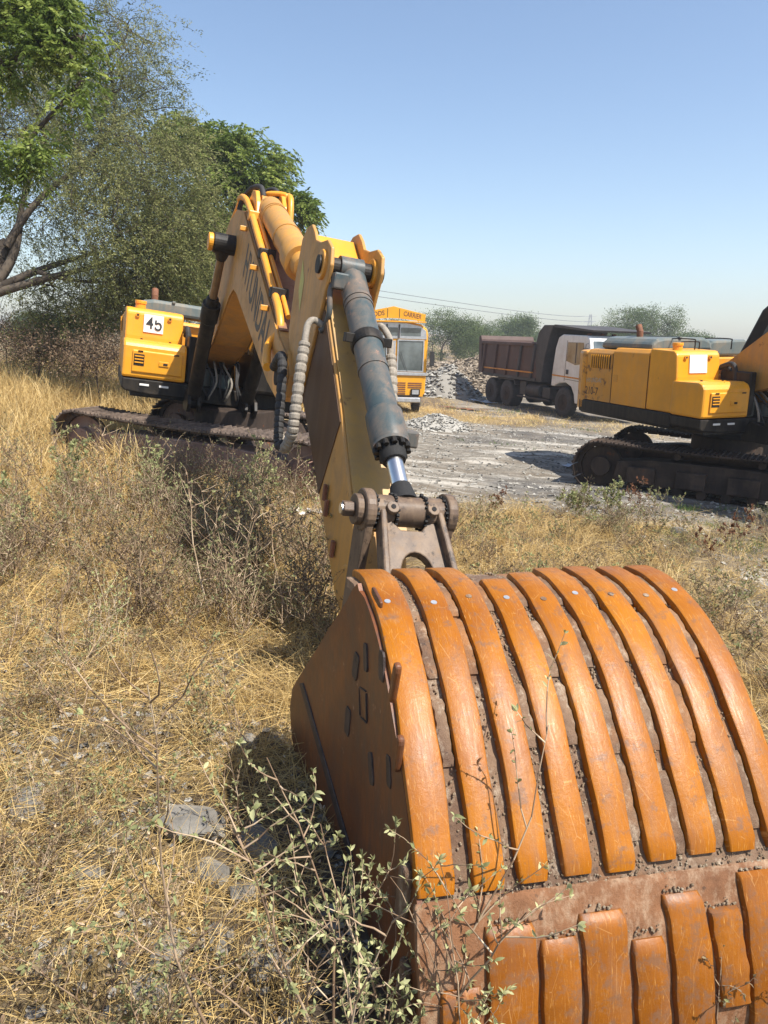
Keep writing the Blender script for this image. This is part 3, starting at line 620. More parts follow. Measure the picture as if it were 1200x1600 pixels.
def make_linkage(root):
    """bucket cylinder, side links, H-link and hoses on the near end of the arm"""
    bc = cyl_assembly(root, 'bucket_cylinder', V(5.87, 0, 2.53), V(7.5, 0, 1.13), .775, .097, .050, CYL, bolts=True, eye=.085, eyew=.085)
    A = V(5.87, 0, 2.53); B = V(7.5, 0, 1.13); d = (B-A).normalized()
    up = Vector((0, d.z, -d.y)); up = up if up.z > 0 else -up
    m = MB()       # clamp bands and port blocks
    for q in (.36,):
        c = A+(B-A)*q
        m.tube([c-d*.045, c-d*.03, c+d*.03, c+d*.045], [.104, .112, .112, .104], 28)
        m.box(c.x-.16, c.x-.10, c.y-.03, c.y+.03, c.z-.01, c.z+.05); m.box(c.x+.10, c.x+.165, c.y-.03, c.y+.03, c.z-.01, c.z+.05)
    m.build('clamp_band', BLK, bc, bevel=.004)
    m = MB(); c = A+d*.22; m.box(c.x-.17, c.x-.06, c.y-.05, c.y+.05, c.z-.02, c.z+.09); m.build('port_block', CYL, bc, bevel=.012); m = MB(); c2 = A+(B-A)*.74; m.box(c2.x+.06, c2.x+.17, c2.y-.07, c2.y+.05, c2.z-.05, c2.z+.05)
    m.build('port_block', CYL, bc, bevel=.012)
    # pipes then wrapped hoses
    def tube(pts, r, mat, nm, rib=False, k=6):
        P = smooth_path([V(*p) for p in pts], k if not rib else 14); m = MB()
        rad = [r*(1.0 if not rib else (1.0+.10*(((i % 4) != 0)-.5)*2)) for i in range(len(P))]
        m.tube(P, rad, 14); return m.build(nm, mat, root, smooth=not rib)
    tube([(6.0, -.14, 2.42), (6.02, -.17, 2.35), (6.05, -.165, 2.2), (5.98, -.17, 2.1), (5.97, -.2, 2.07)], .02, CYL, 'pipe')
    tube([(5.97, -.16, 2.1), (5.96, -.24, 2.14), (5.98, -.29, 2.10), (6.03, -.31, 1.98)], .024, HOSE, 'pipe')
    tube([(6.03, -.31, 1.98), (6.08, -.33, 1.8), (6.13, -.345, 1.55), (6.14, -.35, 1.38), (6.06, -.355, 1.26), (5.95, -.36, 1.22), (5.84, -.365, 1.3)], .037, HOSE, 'wrapped_hose', True)
    tube([(5.35, -.36, 1.76), (5.62, -.37, 1.86), (5.73, -.375, 1.72), (5.80, -.38, 1.5), (5.86, -.385, 1.34), (5.93, -.385, 1.23), (6.0, -.37, 1.25)], .034, RUB, 'wrapped_hose', True)
    tube([(6.13, .12, 2.12), (6.2, .17, 2.16), (6.3, .21, 2.08), (6.34, .22, 1.97)], .024, HOSE, 'pipe')
    tube([(6.34, .22, 1.97), (6.42, .225, 1.8), (6.5, .225, 1.6), (6.6, .21, 1.42), (6.72, .15, 1.36)], .036, HOSE, 'wrapped_hose', True)
    # rod pin row
    P0 = V(7.5, 0, 1.13)
    m = MB()
    for a, b in ((-.205, -.093), (.093, .205)): m.tube([P0+Vector((a, 0, 0)), P0+Vector((b, 0, 0))], .088, 26)
    h = m
    # H-link frame: plane from the rod pin towards the bucket ear pin
    Q0 = V(7.92, 0, .66); dd = (Q0-P0); L = dd.length; dd.normalize(); nn = Vector((1, 0, 0)).cross(dd).normalized()
    nn = nn if (nn.dot(Vector((0, -1, 0))) > 0) else -nn
    def hp(a, b, t): return P0+Vector((a, 0, 0))+dd*b+nn*t
    poly = [(-.13, .05), (-.06, .13), (.06, .13), (.13, .05), (.165, .05), (.215, L), (.12, L)]
    n = 10
    for k in range(n+1):
        a = math.pi*k/n; poly.append((.095*math.cos(a), L*.62-math.sin(a)*.13 if 0 < k < n else L*.66))
    poly += [(-.12, L), (-.215, L), (-.165, .05)]
    h.prism(poly, -.03, .03, hp)
    hl = h.build('h_link', LINK, root, bevel=.007)
    m = MB()
    for s in (-1, 1):
        m.prism([(s*.15, .03), (s*.185, .03), (s*.235, L), (s*.195, L)], -.02, .085, hp)
    m.build('link_rib', LINK, hl, bevel=.01)
    m = MB()
    for s in (-1, 1): m.tube([hp(s*.12, .03, .07), hp(s*.12, .03, .105)], .036, 18)
    m.build('grease_cap', LINK, hl, bevel=.004)
    m = MB()
    for s in (-1, 1): m.tube([hp(s*.12, .03, .1055), hp(s*.12, .03, .109)], .014, 12)
    m.build('grease_nipple', DARKV, hl)
    xa = Vector((0, 0, 0))
    for txt, s in (('HCE', -1), ('N200', 1)):
        xd = -dd if s < 0 else -dd
        o_ = hp(s*.155, L*.72, .0315); sxx = (Vector((s*.05, 0, 0))+dd*L).normalized()
        text_mesh('lettering', txt, .058, .003, LINK, hl, frame(o_, -sxx, nn.cross(-sxx)), True, 1.2)
    # side links with heads and end pin
    for s in (-1, 1):
        m = MB(); m.tube([V(7.5, s*.212, 1.13), V(7.5, s*.27, 1.13)], .118, 26)
        m.prism([(7.40, 1.12), (7.60, 1.10), (7.52, .45), (7.38, .45)], s*.215, s*.262, vwz); m.build('side_link', LINK if s > 0 else LINK, root, bevel=.01)
        m = MB(); m.tube([V(7.5, s*.207, 1.13), V(7.5, s*.2115, 1.13)], .10, 26); m.build('pin_seal', GREASE, root)
    m = MB(); m.tube([V(7.5, -.31, 1.13), V(7.5, -.27, 1.13)], .085, 20); m.tube([V(7.5, -.375, 1.13), V(7.5, -.31, 1.13)], .045, 6); m.build('pin_end', LINK, root, bevel=.006)
    m = MB(); m.tube([V(7.5, -.383, 1.13), V(7.5, -.376, 1.13)], .03, 14); m.build('pin_nut', CHROME, root)
    rn = random.Random(5)
    for a in (-.09, .09, -.205, .205):
        m = MB()
        for k in range(22):
            t = k*2*math.pi/22; rr_ = .09+rn.uniform(0, .008); c = P0+Vector((a+rn.uniform(-.006, .006), rr_*math.cos(t), rr_*math.sin(t))); m.tube([c-Vector((.008, 0, 0)), c+Vector((.008, 0, 0))], rn.uniform(.006, .013), 6)
        m.build('grease_lump', GREASE, root)

def make_bucket(root):
    O2 = Vector((-.0442, 2.6215, .8707)); ax = Vector((.97412, .22531, -.01796)); fw = Vector((.22535, -.97428, 0)); uu = Vector((.0175, .00405, .99984))
    T = root.matrix_world.inverted() @ basis(O2, fw, ax, uu)
    bk = bpy.data.objects.new('bucket', None)
    ra, rb, tend = 1.972, 5.8834, .461
    pr = [(ra*math.sin(t), rb*math.cos(t)-rb) for t in np.linspace(-.32, tend, 24)]
    for dv, dz in ((.03, -.03), (.05, -.09), (.05, -.14), (.03, -.14), (0, -.12), (-.04, -.10), (-.12, -.08)): pr.append((pr[-1][0]+dv, pr[-1][1]+dz))
    pr = np.array(pr)
    def pos(i):
        i = min(max(i, 0), len(pr)-1.001); k = int(i); f = i-k; return pr[k]*(1-f)+pr[k+1]*f
    def nrm(i):
        a = pos(i-.4); b = pos(i+.4); d = b-a; n = np.array([-d[1], d[0]]); n = n/np.linalg.norm(n); return n if n[1]+n[0] > 0 else -n
    acc = np.concatenate([[0], np.cumsum(np.linalg.norm(np.diff(pr, axis=0), axis=1))])
    def arc(i): return np.interp(i, np.arange(len(pr)), acc)
    def flare(v): return .03*max(0, .9-v)+.15*max(0, .1-v)   # the left side flares towards the mouth
    rn = np.random.default_rng(11)
    # shell: outer and inner skins joined into one closed sheet
    i0, i1 = 6.6, len(pr)-1.01; NI = 90; NX = 60; vs = []; fs = []
    for lay in (0, 1):
        for a in range(NI):
            i = i0+(i1-i0)*a/(NI-1); p = pos(i); n = nrm(i); fl = flare(p[0])
            for b in range(NX):
                x = -.010-min(fl, .045)+(1.236+min(fl, .045))*b/(NX-1)
                o = (-.035 if lay else (.006*(float(vn(x, arc(i), .11, 51))-.5)+.010*(float(vn(x, arc(i), .03, 52))-.5)))
                q = p+n*o; vs.append(V(q[0], x, q[1]))
    g_ = lambda l, a, b: l*NI*NX+a*NX+b
    for l in (0, 1):
        for a in range(NI-1):
            for b in range(NX-1): fs.append((g_(l, a, b), g_(l, a, b+1), g_(l, a+1, b+1), g_(l, a+1, b)))
    for a in range(NI-1):
        for b in (0, NX-1): fs.append((g_(0, a, b), g_(0, a+1, b), g_(1, a+1, b), g_(1, a, b)))
    for b in range(NX-1):
        for a in (0, NI-1): fs.append((g_(0, a, b), g_(0, a, b+1), g_(1, a, b+1), g_(1, a, b)))
    m = MB(T); m.add(vs, fs); shell = m.build('bucket', BKT, root, smooth=True)
    bk = shell
    # bars
    def bar(name, xa, xb, ia, ib, h, mat, taper=.0, seg=26, wob=.002, rnd=.008, endr=.02, parent=bk, skew=0.0):
        m = MB(T); vs = []; uv = []
        cs = [(0, -.012), (0, h-rnd), (rnd*.35, h-rnd*.3), (rnd, h), (.5, h+.001), (-rnd, h), (-rnd*.35, h-rnd*.3), (0., h-rnd), (0., -.012)]
        ph = rn.uniform(0, 9); K = len(cs)
        for a in range(seg+1):
            f = a/seg; i = ia+(ib-ia)*f; p = pos(i); n = nrm(i)
            ee = min(1, min(f, 1-f)*seg*.9+.25)
            wl = wob*math.sin(ph+f*11)+wob*.8*math.sin(ph*2+f*27); wr = wob*math.sin(ph*3+f*13)+wob*.8*math.sin(ph+f*31)
            x0 = xa+taper*f*.5+wl+skew*f; x1 = xb-taper*f*.5+wr+skew*f
            # chamfer the ends in plan
            ec = .006*(1-ee); x0 += ec; x1 -= ec
            for j, (c0, hh) in enumerate(cs):
                x = x0+c0 if j < 4 else ((x0+x1)/2 if j == 4 else x1+c0)
                hh = hh if hh < 0 else hh*(.45+.55*ee)
                q = p+n*hh; vs.append(V(q[0], x, q[1])); uv.append((x+ph, arc(i)))
        fs = [(a*K+j, a*K+j+1, (a+1)*K+j+1, (a+1)*K+j) for a in range(seg) for j in range(K-1)]
        fs += [tuple(range(K)), tuple(range(seg*K, seg*K+K))[::-1]]
        m.add(vs, fs); o = m.build(name, mat, parent, smooth=True)
        ul = o.data.uv_layers.new(name='UVMap')
        vi = np.empty(len(o.data.loops), np.int32); o.data.loops.foreach_get('vertex_index', vi)
        ul.data.foreach_set('uv', np.array(uv, np.float32)[vi].ravel())
        return o
    sp = .14
    starts = [5.6, 5.6, 5.7, 9.6, 8.6, 7.6, 7.2, 7.6, 7.4]
    ends = [23.0, 23.05, 22.95, 22.9, 22.95, 22.8, 22.75, 22.8, 22.8]
    for k in range(9):
        x = k*sp; wdt = .108 if k not in (3,) else .104
        if k == 0: x, wdt = -.026, .126
        o = bar('wear_strip', x, x+wdt, starts[k], ends[k], .032, STRIP, taper=.012, seg=44)
        p = pos(12.0+.25*math.sin(k*2.1)); n = nrm(12.0)
        m = MB(T); c = V(p[0]+n[0]*.031, x+.052, p[1]+n[1]*.031); nv = V(n[0], 0, n[1])
        m.tube([c, c+nv*.004], .0115, 14); m.build('plug', SILV if k in (0, 1, 3, 5, 8) else BKT, o)
    # worn blocks in the gaps, denser on the right
    for k in range(8):
        for (ia, ib) in ((9, 12.6), (13.2, 16.3), (17.0, 19.4), (20.0, 22.4)):
            if rn.random() < (.55 if k < 4 else .95):
                j = rn.uniform(-.3, .3)
                bar('worn_block', k*sp+.100, k*sp+.1415, ia+j, ib+j, .012+.004*rn.random(), BKT, 0, 10, .003, .005)
    # lower plate and broad lower bars
    bar('lip_plate', -.03, 1.235, 23.3, 28.9, .012, LIPM, 0, 22, .002, .006)
    for xa, xb, ia, ib, sk in ((.163, .312, 24.45, 28.7, -.005), (.323, .440, 24.95, 28.7, .0), (.450, .592, 24.45, 28.7, .01), (.604, .712, 25.2, 28.7, .03), (.722, .852, 24.25, 28.7, .04), (.866, .968, 24.75, 26.8, .03), (.982, 1.112, 23.85, 28.7, .03), (.025, .148, 25.6, 28.7, .0), (1.125, 1.25, 24.3, 28.7, .02)):
        o = bar('lower_wear_bar', xa, xb, ia, ib, .034, STRIP2, 0, 22, .002, .011, skew=sk)
        if xa == .725:
            p = pos(24.95); n = nrm(24.95); c = V(p[0]+n[0]*.035, .795, p[1]+n[1]*.035); nv = V(n[0], 0, n[1]); m = MB(T); m.tube([c, c+nv*.0035], .012, 14); m.build('plug', BKT, o)
    # caked dirt: lumps in the gaps and along the ledge
    m = MB(T)
    def lump(x, i, s, hh=0):
        p = pos(i); n = nrm(i); c = V(p[0]+n[0]*hh, x, p[1]+n[1]*hh); bm = bmesh.new(); bmesh.ops.create_icosphere(bm, subdivisions=1, radius=1)
        vs = [c+Vector((v.co.x*s*rn.uniform(.5, 1.2), v.co.y*s*rn.uniform(.6, 1.3), v.co.z*s*rn.uniform(.6, 1.3))) for v in bm.verts]; fs = [tuple(v.index for v in f.verts) for f in bm.faces]; bm.free(); m.add(vs, fs)
    for k in range(9):
        cnt = 220 if k in (2, 3, 4) else 90
        for _ in range(cnt): lump(k*sp+.124+rn.normal()*.008, rn.uniform(6, 23), rn.uniform(.002, .0065), .004)
    for _ in range(230): lump(rn.uniform(-.02, 1.22), 23.15+rn.normal()*.22, rn.uniform(.0015, .0055), .006)
    for xx, ii in ((.66, 25.05), (.22, 24.35), (.78, 24.15), (.38, 24.85), (.52, 24.35), (.92, 24.65), (1.04, 23.75)):
        for _ in range(18): lump(xx+rn.normal()*.03, ii+rn.normal()*.05, rn.uniform(.002, .006), .018)
    m.build('caked_dirt', DIRT, bk)
    # side plates
    front = [(pos(i)[0]+nrm(i)[0]*.008, pos(i)[1]+nrm(i)[1]*.008) for i in np.arange(10.2, 30, .8)]
    poly = [(.035, .028)]+front+[(.4, -1.32), (-.23, -1.34), (-.48, -1.27), (-.66, -1.15), (-.76, -1.02), (-.79, -.90), (-.75, -.78), (-.6, -.62), (-.42, -.44), (-.25, -.265), (-.13, -.145), (-.06, -.07), (-.01, -.01)]
    for s, x0 in ((-1, -.004), (1, 1.20)):
        fn = lambda a, b, h: V(a, x0+s*((flare(a) if s < 0 else 0)+h), b)
        bm = bmesh.new(); bm.faces.new([bm.verts.new((a, b, 0)) for a, b in poly])
        for q in np.arange(-.76, .98, .06): bmesh.ops.bisect_plane(bm, geom=bm.verts[:]+bm.edges[:]+bm.faces[:], plane_co=(q, 0, 0), plane_no=(1, 0, 0))
        for q in np.arange(-1.3, .1, .09): bmesh.ops.bisect_plane(bm, geom=bm.verts[:]+bm.edges[:]+bm.faces[:], plane_co=(0, q, 0), plane_no=(0, 1, 0))
        ex = bmesh.ops.extrude_face_region(bm, geom=bm.faces[:])
        for v in [v for v in ex['geom'] if isinstance(v, bmesh.types.BMVert)]: v.co.z = .016
        m = MB(T)
        for v in bm.verts:
            dent = .006*(float(vn(v.co.x, v.co.y, .25, 55))-.5) if v.co.z > 0 else 0
            v.co = fn(v.co.x, v.co.y, v.co.z+dent)
        bm.verts.index_update(); m.add([v.co.copy() for v in bm.verts], [tuple(v.index for v in f.verts) for f in bm.faces]); bm.free()
        sp_ = m.build('side_plate', BKS, bk, bevel=0, smooth=True)
        def patch(name, cx, cz, w_, h_, rot, t, mat, bev=.01):
            m = MB(T); c, s_ = math.cos(rot), math.sin(rot)
            q = [(cx+a*w_/2*c-b*h_/2*s_, cz+a*w_/2*s_+b*h_/2*c) for a, b in ((-1, -.7), (-.7, -1), (.7, -1), (1, -.7), (1, .7), (.7, 1), (-.7, 1), (-1, .7))]
            m.prism(q, .012, .016+t, fn); return m.build(name, mat, sp_, bevel=bev)
        DK = BKS if s > 0 else DARKB
        if s > 0: continue
        patch('corner_shroud', .58, -.10, .035, .15, -.3, .018, BKS, .008); patch('corner_shroud', .66, -.29, .035, .13, -.2, .018, BKS, .008)
        patch('corner_shroud', .80, -.66, .07, .22, -.12, .025, BKT, .012); patch('corner_shroud', .86, -.98, .07, .28, 0, .025, BKT, .012)
        for cx, cz, w_, h_, rt_ in ((.06, -.29, .05, .11, -.2), (.18, -.20, .05, .10, .3), (.40, -.13, .06, .10, .2), (0, -.55, .05, .12, -.1), (.33, -.55, .06, .11, .5), (.55, -.42, .05, .10, .3)):
            patch('weld_patch', cx, cz, w_, h_, rt_, .005, DK, .002)
        patch('hinge_reinforcement', .30, .07, .12, .03, -.1, .008, BKS, .004)
        # outlined repair marks
        for (cx, cz, r_) in ((.17, -.39, .055),):
            for q in range(4):
                a = q*math.pi/2+.3; patch('weld_patch', cx+r_*math.cos(a), cz+r_*math.sin(a), .006, .10, a, .004, DK, .001)
        m = MB(T); m.prism([(-.62, -.70), (-.56, -.66), (.30, -.72), (.26, -.76)], .024, .034, fn) if False else m.prism([(-.64, -.70), (-.58, -.67), (.14, -1.07), (.08, -1.12)], .012, .021, fn); m.build('lip_edge_bar', DK, sp_, bevel=.006)
    # hinge ears behind the top edge
    for x0 in (.35, .72):
        m = MB(T); m.prism([(.1, -.3), (-.35, -.3), (-.6, -.35), (-.72, -.45), (-.66, -.6), (-.3, -.65), (.2, -.5)], x0, x0+.05, vwz); m.build('hinge_ear', BKT, bk, bevel=.01)
    m = MB(T); m.tube([V(-.58, .3, -.48), V(-.58, .82, -.48)], .06, 20); m.build('ear_pin', LINK, bk)
    # teeth at the lip, facing the machine
    for k in range(5):
        x = .02+k*.28; m = MB(T); m.prism([(-.5, -1.20), (-.52, -1.32), (-.98, -1.20), (-1.0, -1.17)], x, x+.13, vwz); m.build('tooth', BKT, bk, bevel=.01)
    m = MB(T); m.prism([(.7, -1.29), (.7, -1.33), (-.7, -1.30), (-.74, -1.25)], -.06, 1.24, vwz); m.build('lip', BKT, bk, bevel=.01)
DARKB = plain('dark_scraped_steel', (.05, .034, .028), .6, .1, .6, 25, .6)

# main machine
f1 = (.35123, -.93629, 0); a1 = (.92999, .34887, -.11582); u1 = (.10844, .04068, .99327)
ex1 = empty('excavator', basis((-2.634, 10.959, -.29), f1, a1, u1))
tag(ex1, 'yellow excavator numbered 45 whose orange slatted bucket rests in the foreground', 'excavator', 'excavators parked in the yard')
bpy.context.view_layer.update()
def uc_matrix(c, ang, slope):
    d = Vector((math.cos(ang), math.sin(ang), slope)).normalized(); s_ = Vector((-math.sin(ang), math.cos(ang), 0)); u_ = d.cross(s_).normalized()
    M = Matrix((d, s_, u_)).transposed().to_4x4(); M.translation = Vector(c); return M
make_tracks(ex1, uc_matrix((-2.35, 11.35, -.36), R(-19), -.045), TRK, FRM)
make_house(ex1, 'left'); make_boom(ex1); make_arm(ex1); make_linkage(ex1); make_bucket(ex1)
# second machine at the right
f2 = (.31329, -.94966, 0); a2 = (.94928, .31317, .02804); u2 = (-.02663, -.00879, .99961)
ex2 = empty('excavator', basis((5.999, 11.529, -.515), f2, a2, u2))
tag(ex2, 'rust-streaked yellow excavator with blank white panel at the right edge', 'excavator', 'excavators parked in the yard')
bpy.context.view_layer.update()
make_tracks(ex2, uc_matrix((5.75, 12.3, -.68), R(-31), 0.0), TRKD, TRKD)
make_house(ex2, 'right'); make_boom(ex2); make_arm(ex2)
# model number painted on the rear side panel of the second machine
M_ = frame(V(-2.95, -1.3275, 1.40), (0, -1, 0), (0, 0, 1))
text_mesh('lettering', '210-7', .20, .0008, BLKT, ex2, M_, False, .9)
M_ = frame(V(-2.9, -1.3275, 1.60), (0, -1, .05), (0, 0, 1))
text_mesh('lettering', 'HYUNDAI', .12, .0008, plain('worn_white_lettering', (.42, .38, .30), .7, 0, .5, 40, .1), ex2, M_, False, .9)

# ---------------------------------------------------------------- trucks
def wheel(parent, c, axis, r, wd, mat=TYRE, hub=TRKD, name='wheel'):
    c = Vector(c); ax = Vector(axis).normalized(); m = MB()
    m.tube([c-ax*wd/2, c-ax*(wd/2-.02), c-ax*wd*.3, c+ax*wd*.3, c+ax*(wd/2-.02), c+ax*wd/2], [r*.86, r*.96, r, r, r*.96, r*.86], 36)
    e1 = ax.cross(Vector((0, 0, 1))).normalized(); e2 = ax.cross(e1)
    for k in range(30):
        a = k*math.pi/15; p = c+(e1*math.cos(a)+e2*math.sin(a))*r; q = (e2*math.cos(a)-e1*math.sin(a))*.035; n = (e1*math.cos(a)+e2*math.sin(a))*.012
        m.add([p-ax*wd*.42-q-n, p+ax*wd*.42-q-n, p+ax*wd*.42+q-n, p-ax*wd*.42+q-n, p-ax*wd*.42-q+n, p+ax*wd*.42-q+n, p+ax*wd*.42+q+n, p-ax*wd*.42+q+n], [(0, 1, 2, 3), (4, 7, 6, 5), (0, 4, 5, 1), (2, 6, 7, 3), (1, 5, 6, 2), (0, 3, 7, 4)])
    t = m.build(name, mat, parent)
    m = MB(); o = ax*(wd/2)
    m.tube([c-o*.6, c-o*1.03], r*.56, 28); m.tube([c-o*1.04, c-o*1.10], [r*.42, r*.25], 20); m.tube([c-o*1.1, c-o*1.25], r*.16, 16)
    m.tube([c+o*.6, c+o*1.03], r*.56, 28); m.tube([c+o*1.03, c+o*1.2], r*.16, 16)
    m.build('rim', hub, t, bevel=.006)
    return t
def build_dump_truck():
    o = Vector((6.2, 26.6, 0)); f = Vector((.355, -.935, 0)); a = Vector((.935, .355, 0)); o = o + a*1.25; o.z = -.98
    root = empty('dump_truck', basis(o, f, a, (0, 0, 1)))
    tag(root, 'brown tipper truck with white rust-stained cab and dusty wheels behind the right excavator', 'dump truck')
    def bx(name, v0, v1, w0, w1, z0, z1, mat, bev=.02, par=root):
        m = MB(); m.box(w0, w1, -v1, -v0, z0, z1); return m.build(name, mat, par, bevel=bev)
    # chassis
    m = MB(); m.box(-.5, -.38, -.9, 6.2, .72, 1.0); m.box(.38, .5, -.9, 6.2, .72, 1.0)
    for q in (.2, 1.8, 3.0, 4.65, 6.1): m.box(-.38, .38, q-.06, q+.06, .76, .96)
    m.build('chassis', DUMPD, root, bevel=.01)
    # tub with sloping front, side ribs and canopy
    tub = [(-6.15, 1.2), (-6.35, 2.82), (-1.7, 2.70), (-1.45, 3.05), (-1.15, 3.22), (-1.0, 3.22), (-1.0, 2.9), (-1.5, 1.25), (-1.9, 1.1)]
    m = MB(); m.prism([(-6.12, 1.2), (-6.28, 2.5), (-2.2, 2.46), (-2.05, 2.46), (-1.85, 1.12)], -1.22, 1.22, vwz); tb = m.build('tub', DUMP, root, bevel=.02)
    m = MB(); m.prism([(-2.04, 2.46), (-1.88, 2.95), (-1.55, 3.2), (-.9, 3.2), (-1.1, 2.9), (-1.38, 2.0), (-1.5, 1.12), (-1.84, 1.12)], -1.23, 1.23, vwz); m.build('headboard', DUMPD, tb, bevel=.02)
    m = MB(); m.prism([(-.93, 3.22), (-.95, 3.12), (1.35, 2.98), (1.4, 3.04)], -1.2, 1.2, vwz); m.build('canopy', DUMPD, tb, bevel=.01)
    for k in range(5):
        v0 = -6.2+k*.98+.02; m = MB(); sl = -.16
        m.prism([(v0, 1.22), (v0+.12, 1.22), (v0+.12+sl*.7+.3, 2.46), (v0+sl*.7+.3, 2.46)], -1.30, -1.221, vwz); m.build('rib', DUMP if k < 3 else DUMPD, tb, bevel=.01)
    bx('top_rail', -6.28, -2.06, -1.31, -1.19, 2.42, 2.54, DUMP, .02, tb); bx('top_rail', -6.28, -2.06, 1.19, 1.31, 2.42, 2.54, DUMP, .02, tb)
    m = MB(); m.prism([(-6.42, 1.25), (-6.52, 2.68), (-6.36, 2.76), (-6.28, 2.6), (-6.13, 1.2)], -1.29, 1.29, vwz); m.build('tailgate', DUMP, tb, bevel=.02)
    bx('reflective_stripe', -5.9, -2.1, -1.306, -1.2225, 1.42, 1.47, STRIPE, 0, tb)
    m = MB(); m.box(-1.26, -1.2235, 1.85, 6.1, 1.12, 1.24); m.build('lower_rail', DUMPD, tb, bevel=.01)
    # wheels
    for v, nm in ((0, 'front'), (-4.0, 'rear'), (-5.32, 'rear')):
        for s in (-1, 1):
            w0 = s*1.06 if nm == 'front' else s*.96
            wheel(root, V(v, w0, .52), (1, 0, 0), .52, .30 if nm == 'front' else .54, TYRE, TRKD)
    # side equipment
    m = MB(); m.tube([V(-1.6, -.98, .78), V(-2.5, -.98, .78)], .26, 22); m.build('air_tank', DUMPD, root, bevel=.01)
    bx('tool_locker', -3.1, -2.65, -1.15, -.6, .55, 1.08, DUMPD); bx('battery_box', -1.45, -.95, -1.15, -.65, .55, .95, DUMPD)
    bx('side_guard', -3.2, -.9, -1.2, -1.16, .45, .52, DUMPD, .008); bx('fuel_tank', -2.6, -1.1, .6, 1.15, .5, 1.05, GRY, .08)
    m = MB(); m.prism([(-4.75, 1.05), (-4.6, 1.1), (-3.5, 1.1), (-3.35, .9), (-3.4, .88), (-3.52, 1.06), (-4.58, 1.06), (-4.7, 1.0)], -1.2, -.7, vwz); m.build('mudguard', DUMPD, root)
    # cab
    cp = [(-.82, 1.05), (-.80, 1.6), (-.70, 2.4), (-.55, 2.78), (-.3, 2.88), (1.15, 2.86), (1.30, 2.74), (1.48, 1.95), (1.52, .55), (.72, .55), (.64, .85), (.45, 1.1), (.1, 1.22), (-.3, 1.18), (-.62, 1.05)]
    m = MB(); m.prism(cp, -1.22, 1.22, vwz); cb = m.build('cab', WHT, root, bevel=.04)
    m = MB(); m.prism([(.05, 1.98), (.07, 2.62), (.98, 2.62), (1.20, 1.94), (.6, 1.86)], 1.2225, 1.232, vwz); m.build('side_window', GLS, cb)
    m = MB(); m.prism([(.05, 1.98), (.07, 2.62), (.98, 2.62), (1.20, 1.94), (.6, 1.86)], -1.232, -1.2225, vwz); gl = m.build('side_window', GLS, cb)
    m = MB(); m.box(-1.242, -1.2325, -.62, -.585, 1.92, 2.6); m.build('window_pillar', DUMPD, gl)
    m = MB(); m.add([V(1.325, -1.08, 2.68), V(1.325, 1.08, 2.68), V(1.492, 1.08, 2.0), V(1.492, -1.08, 2.0), V(1.315, -1.08, 2.68), V(1.315, 1.08, 2.68), V(1.48, 1.08, 2.0), V(1.48, -1.08, 2.0)], [(0, 3, 2, 1), (4, 5, 6, 7), (0, 1, 5, 4), (2, 3, 7, 6), (1, 2, 6, 5), (0, 4, 7, 3)]); m.build('windscreen', GLS, cb)
    m = MB()
    m.prism([(.0, 1.28), (.02, 2.68), (.035, 2.68), (.015, 1.28)], -1.2265, -1.2205, vwz); m.prism([(.02, 1.36), (1.45, 1.30), (1.45, 1.285), (.02, 1.345)], -1.2265, -1.2205, vwz); m.build('door_seam', DUMPD, cb)
    m = MB(); m.prism([(-.78, 1.42), (-.78, 1.47), (.72, 1.44), (1.46, 1.40), (1.46, 1.35), (.72, 1.39)], -1.2275, -1.2215, vwz); m.build('reflective_stripe', STRIPE, cb)
    bx('door_handle', .1, .22, -1.25, -1.2225, 1.52, 1.68, DUMPD, .008, cb)
    for s in (-1, 1):
        m = MB(); m.tube([V(1.2, s*1.2, 2.6), V(1.4, s*1.42, 2.58), V(1.4, s*1.42, 1.9)], .015, 8); m.box(s*1.42-.1, s*1.42+.1, -1.43, -1.37, 1.95, 2.45); m.build('mirror', RUB, cb, bevel=.01)
    bx('bumper', 1.5, 1.64, -1.22, 1.22, .5, .95, WHT, .04); bx('grille', 1.524, 1.545, -.9, .9, 1.1, 1.6, DUMPD, .01, cb)
    for s in (-1, 1): bx('headlight', 1.642, 1.66, s*.95-.14, s*.95+.14, .62, .8, GLS, .02)
    for w0 in (-1.0, -.5, 0): bx('roof_lamp', .9, 1.0, w0-.06, w0+.06, 2.87, 2.93, RUSTP, .01, cb)
    return root
build_dump_truck()

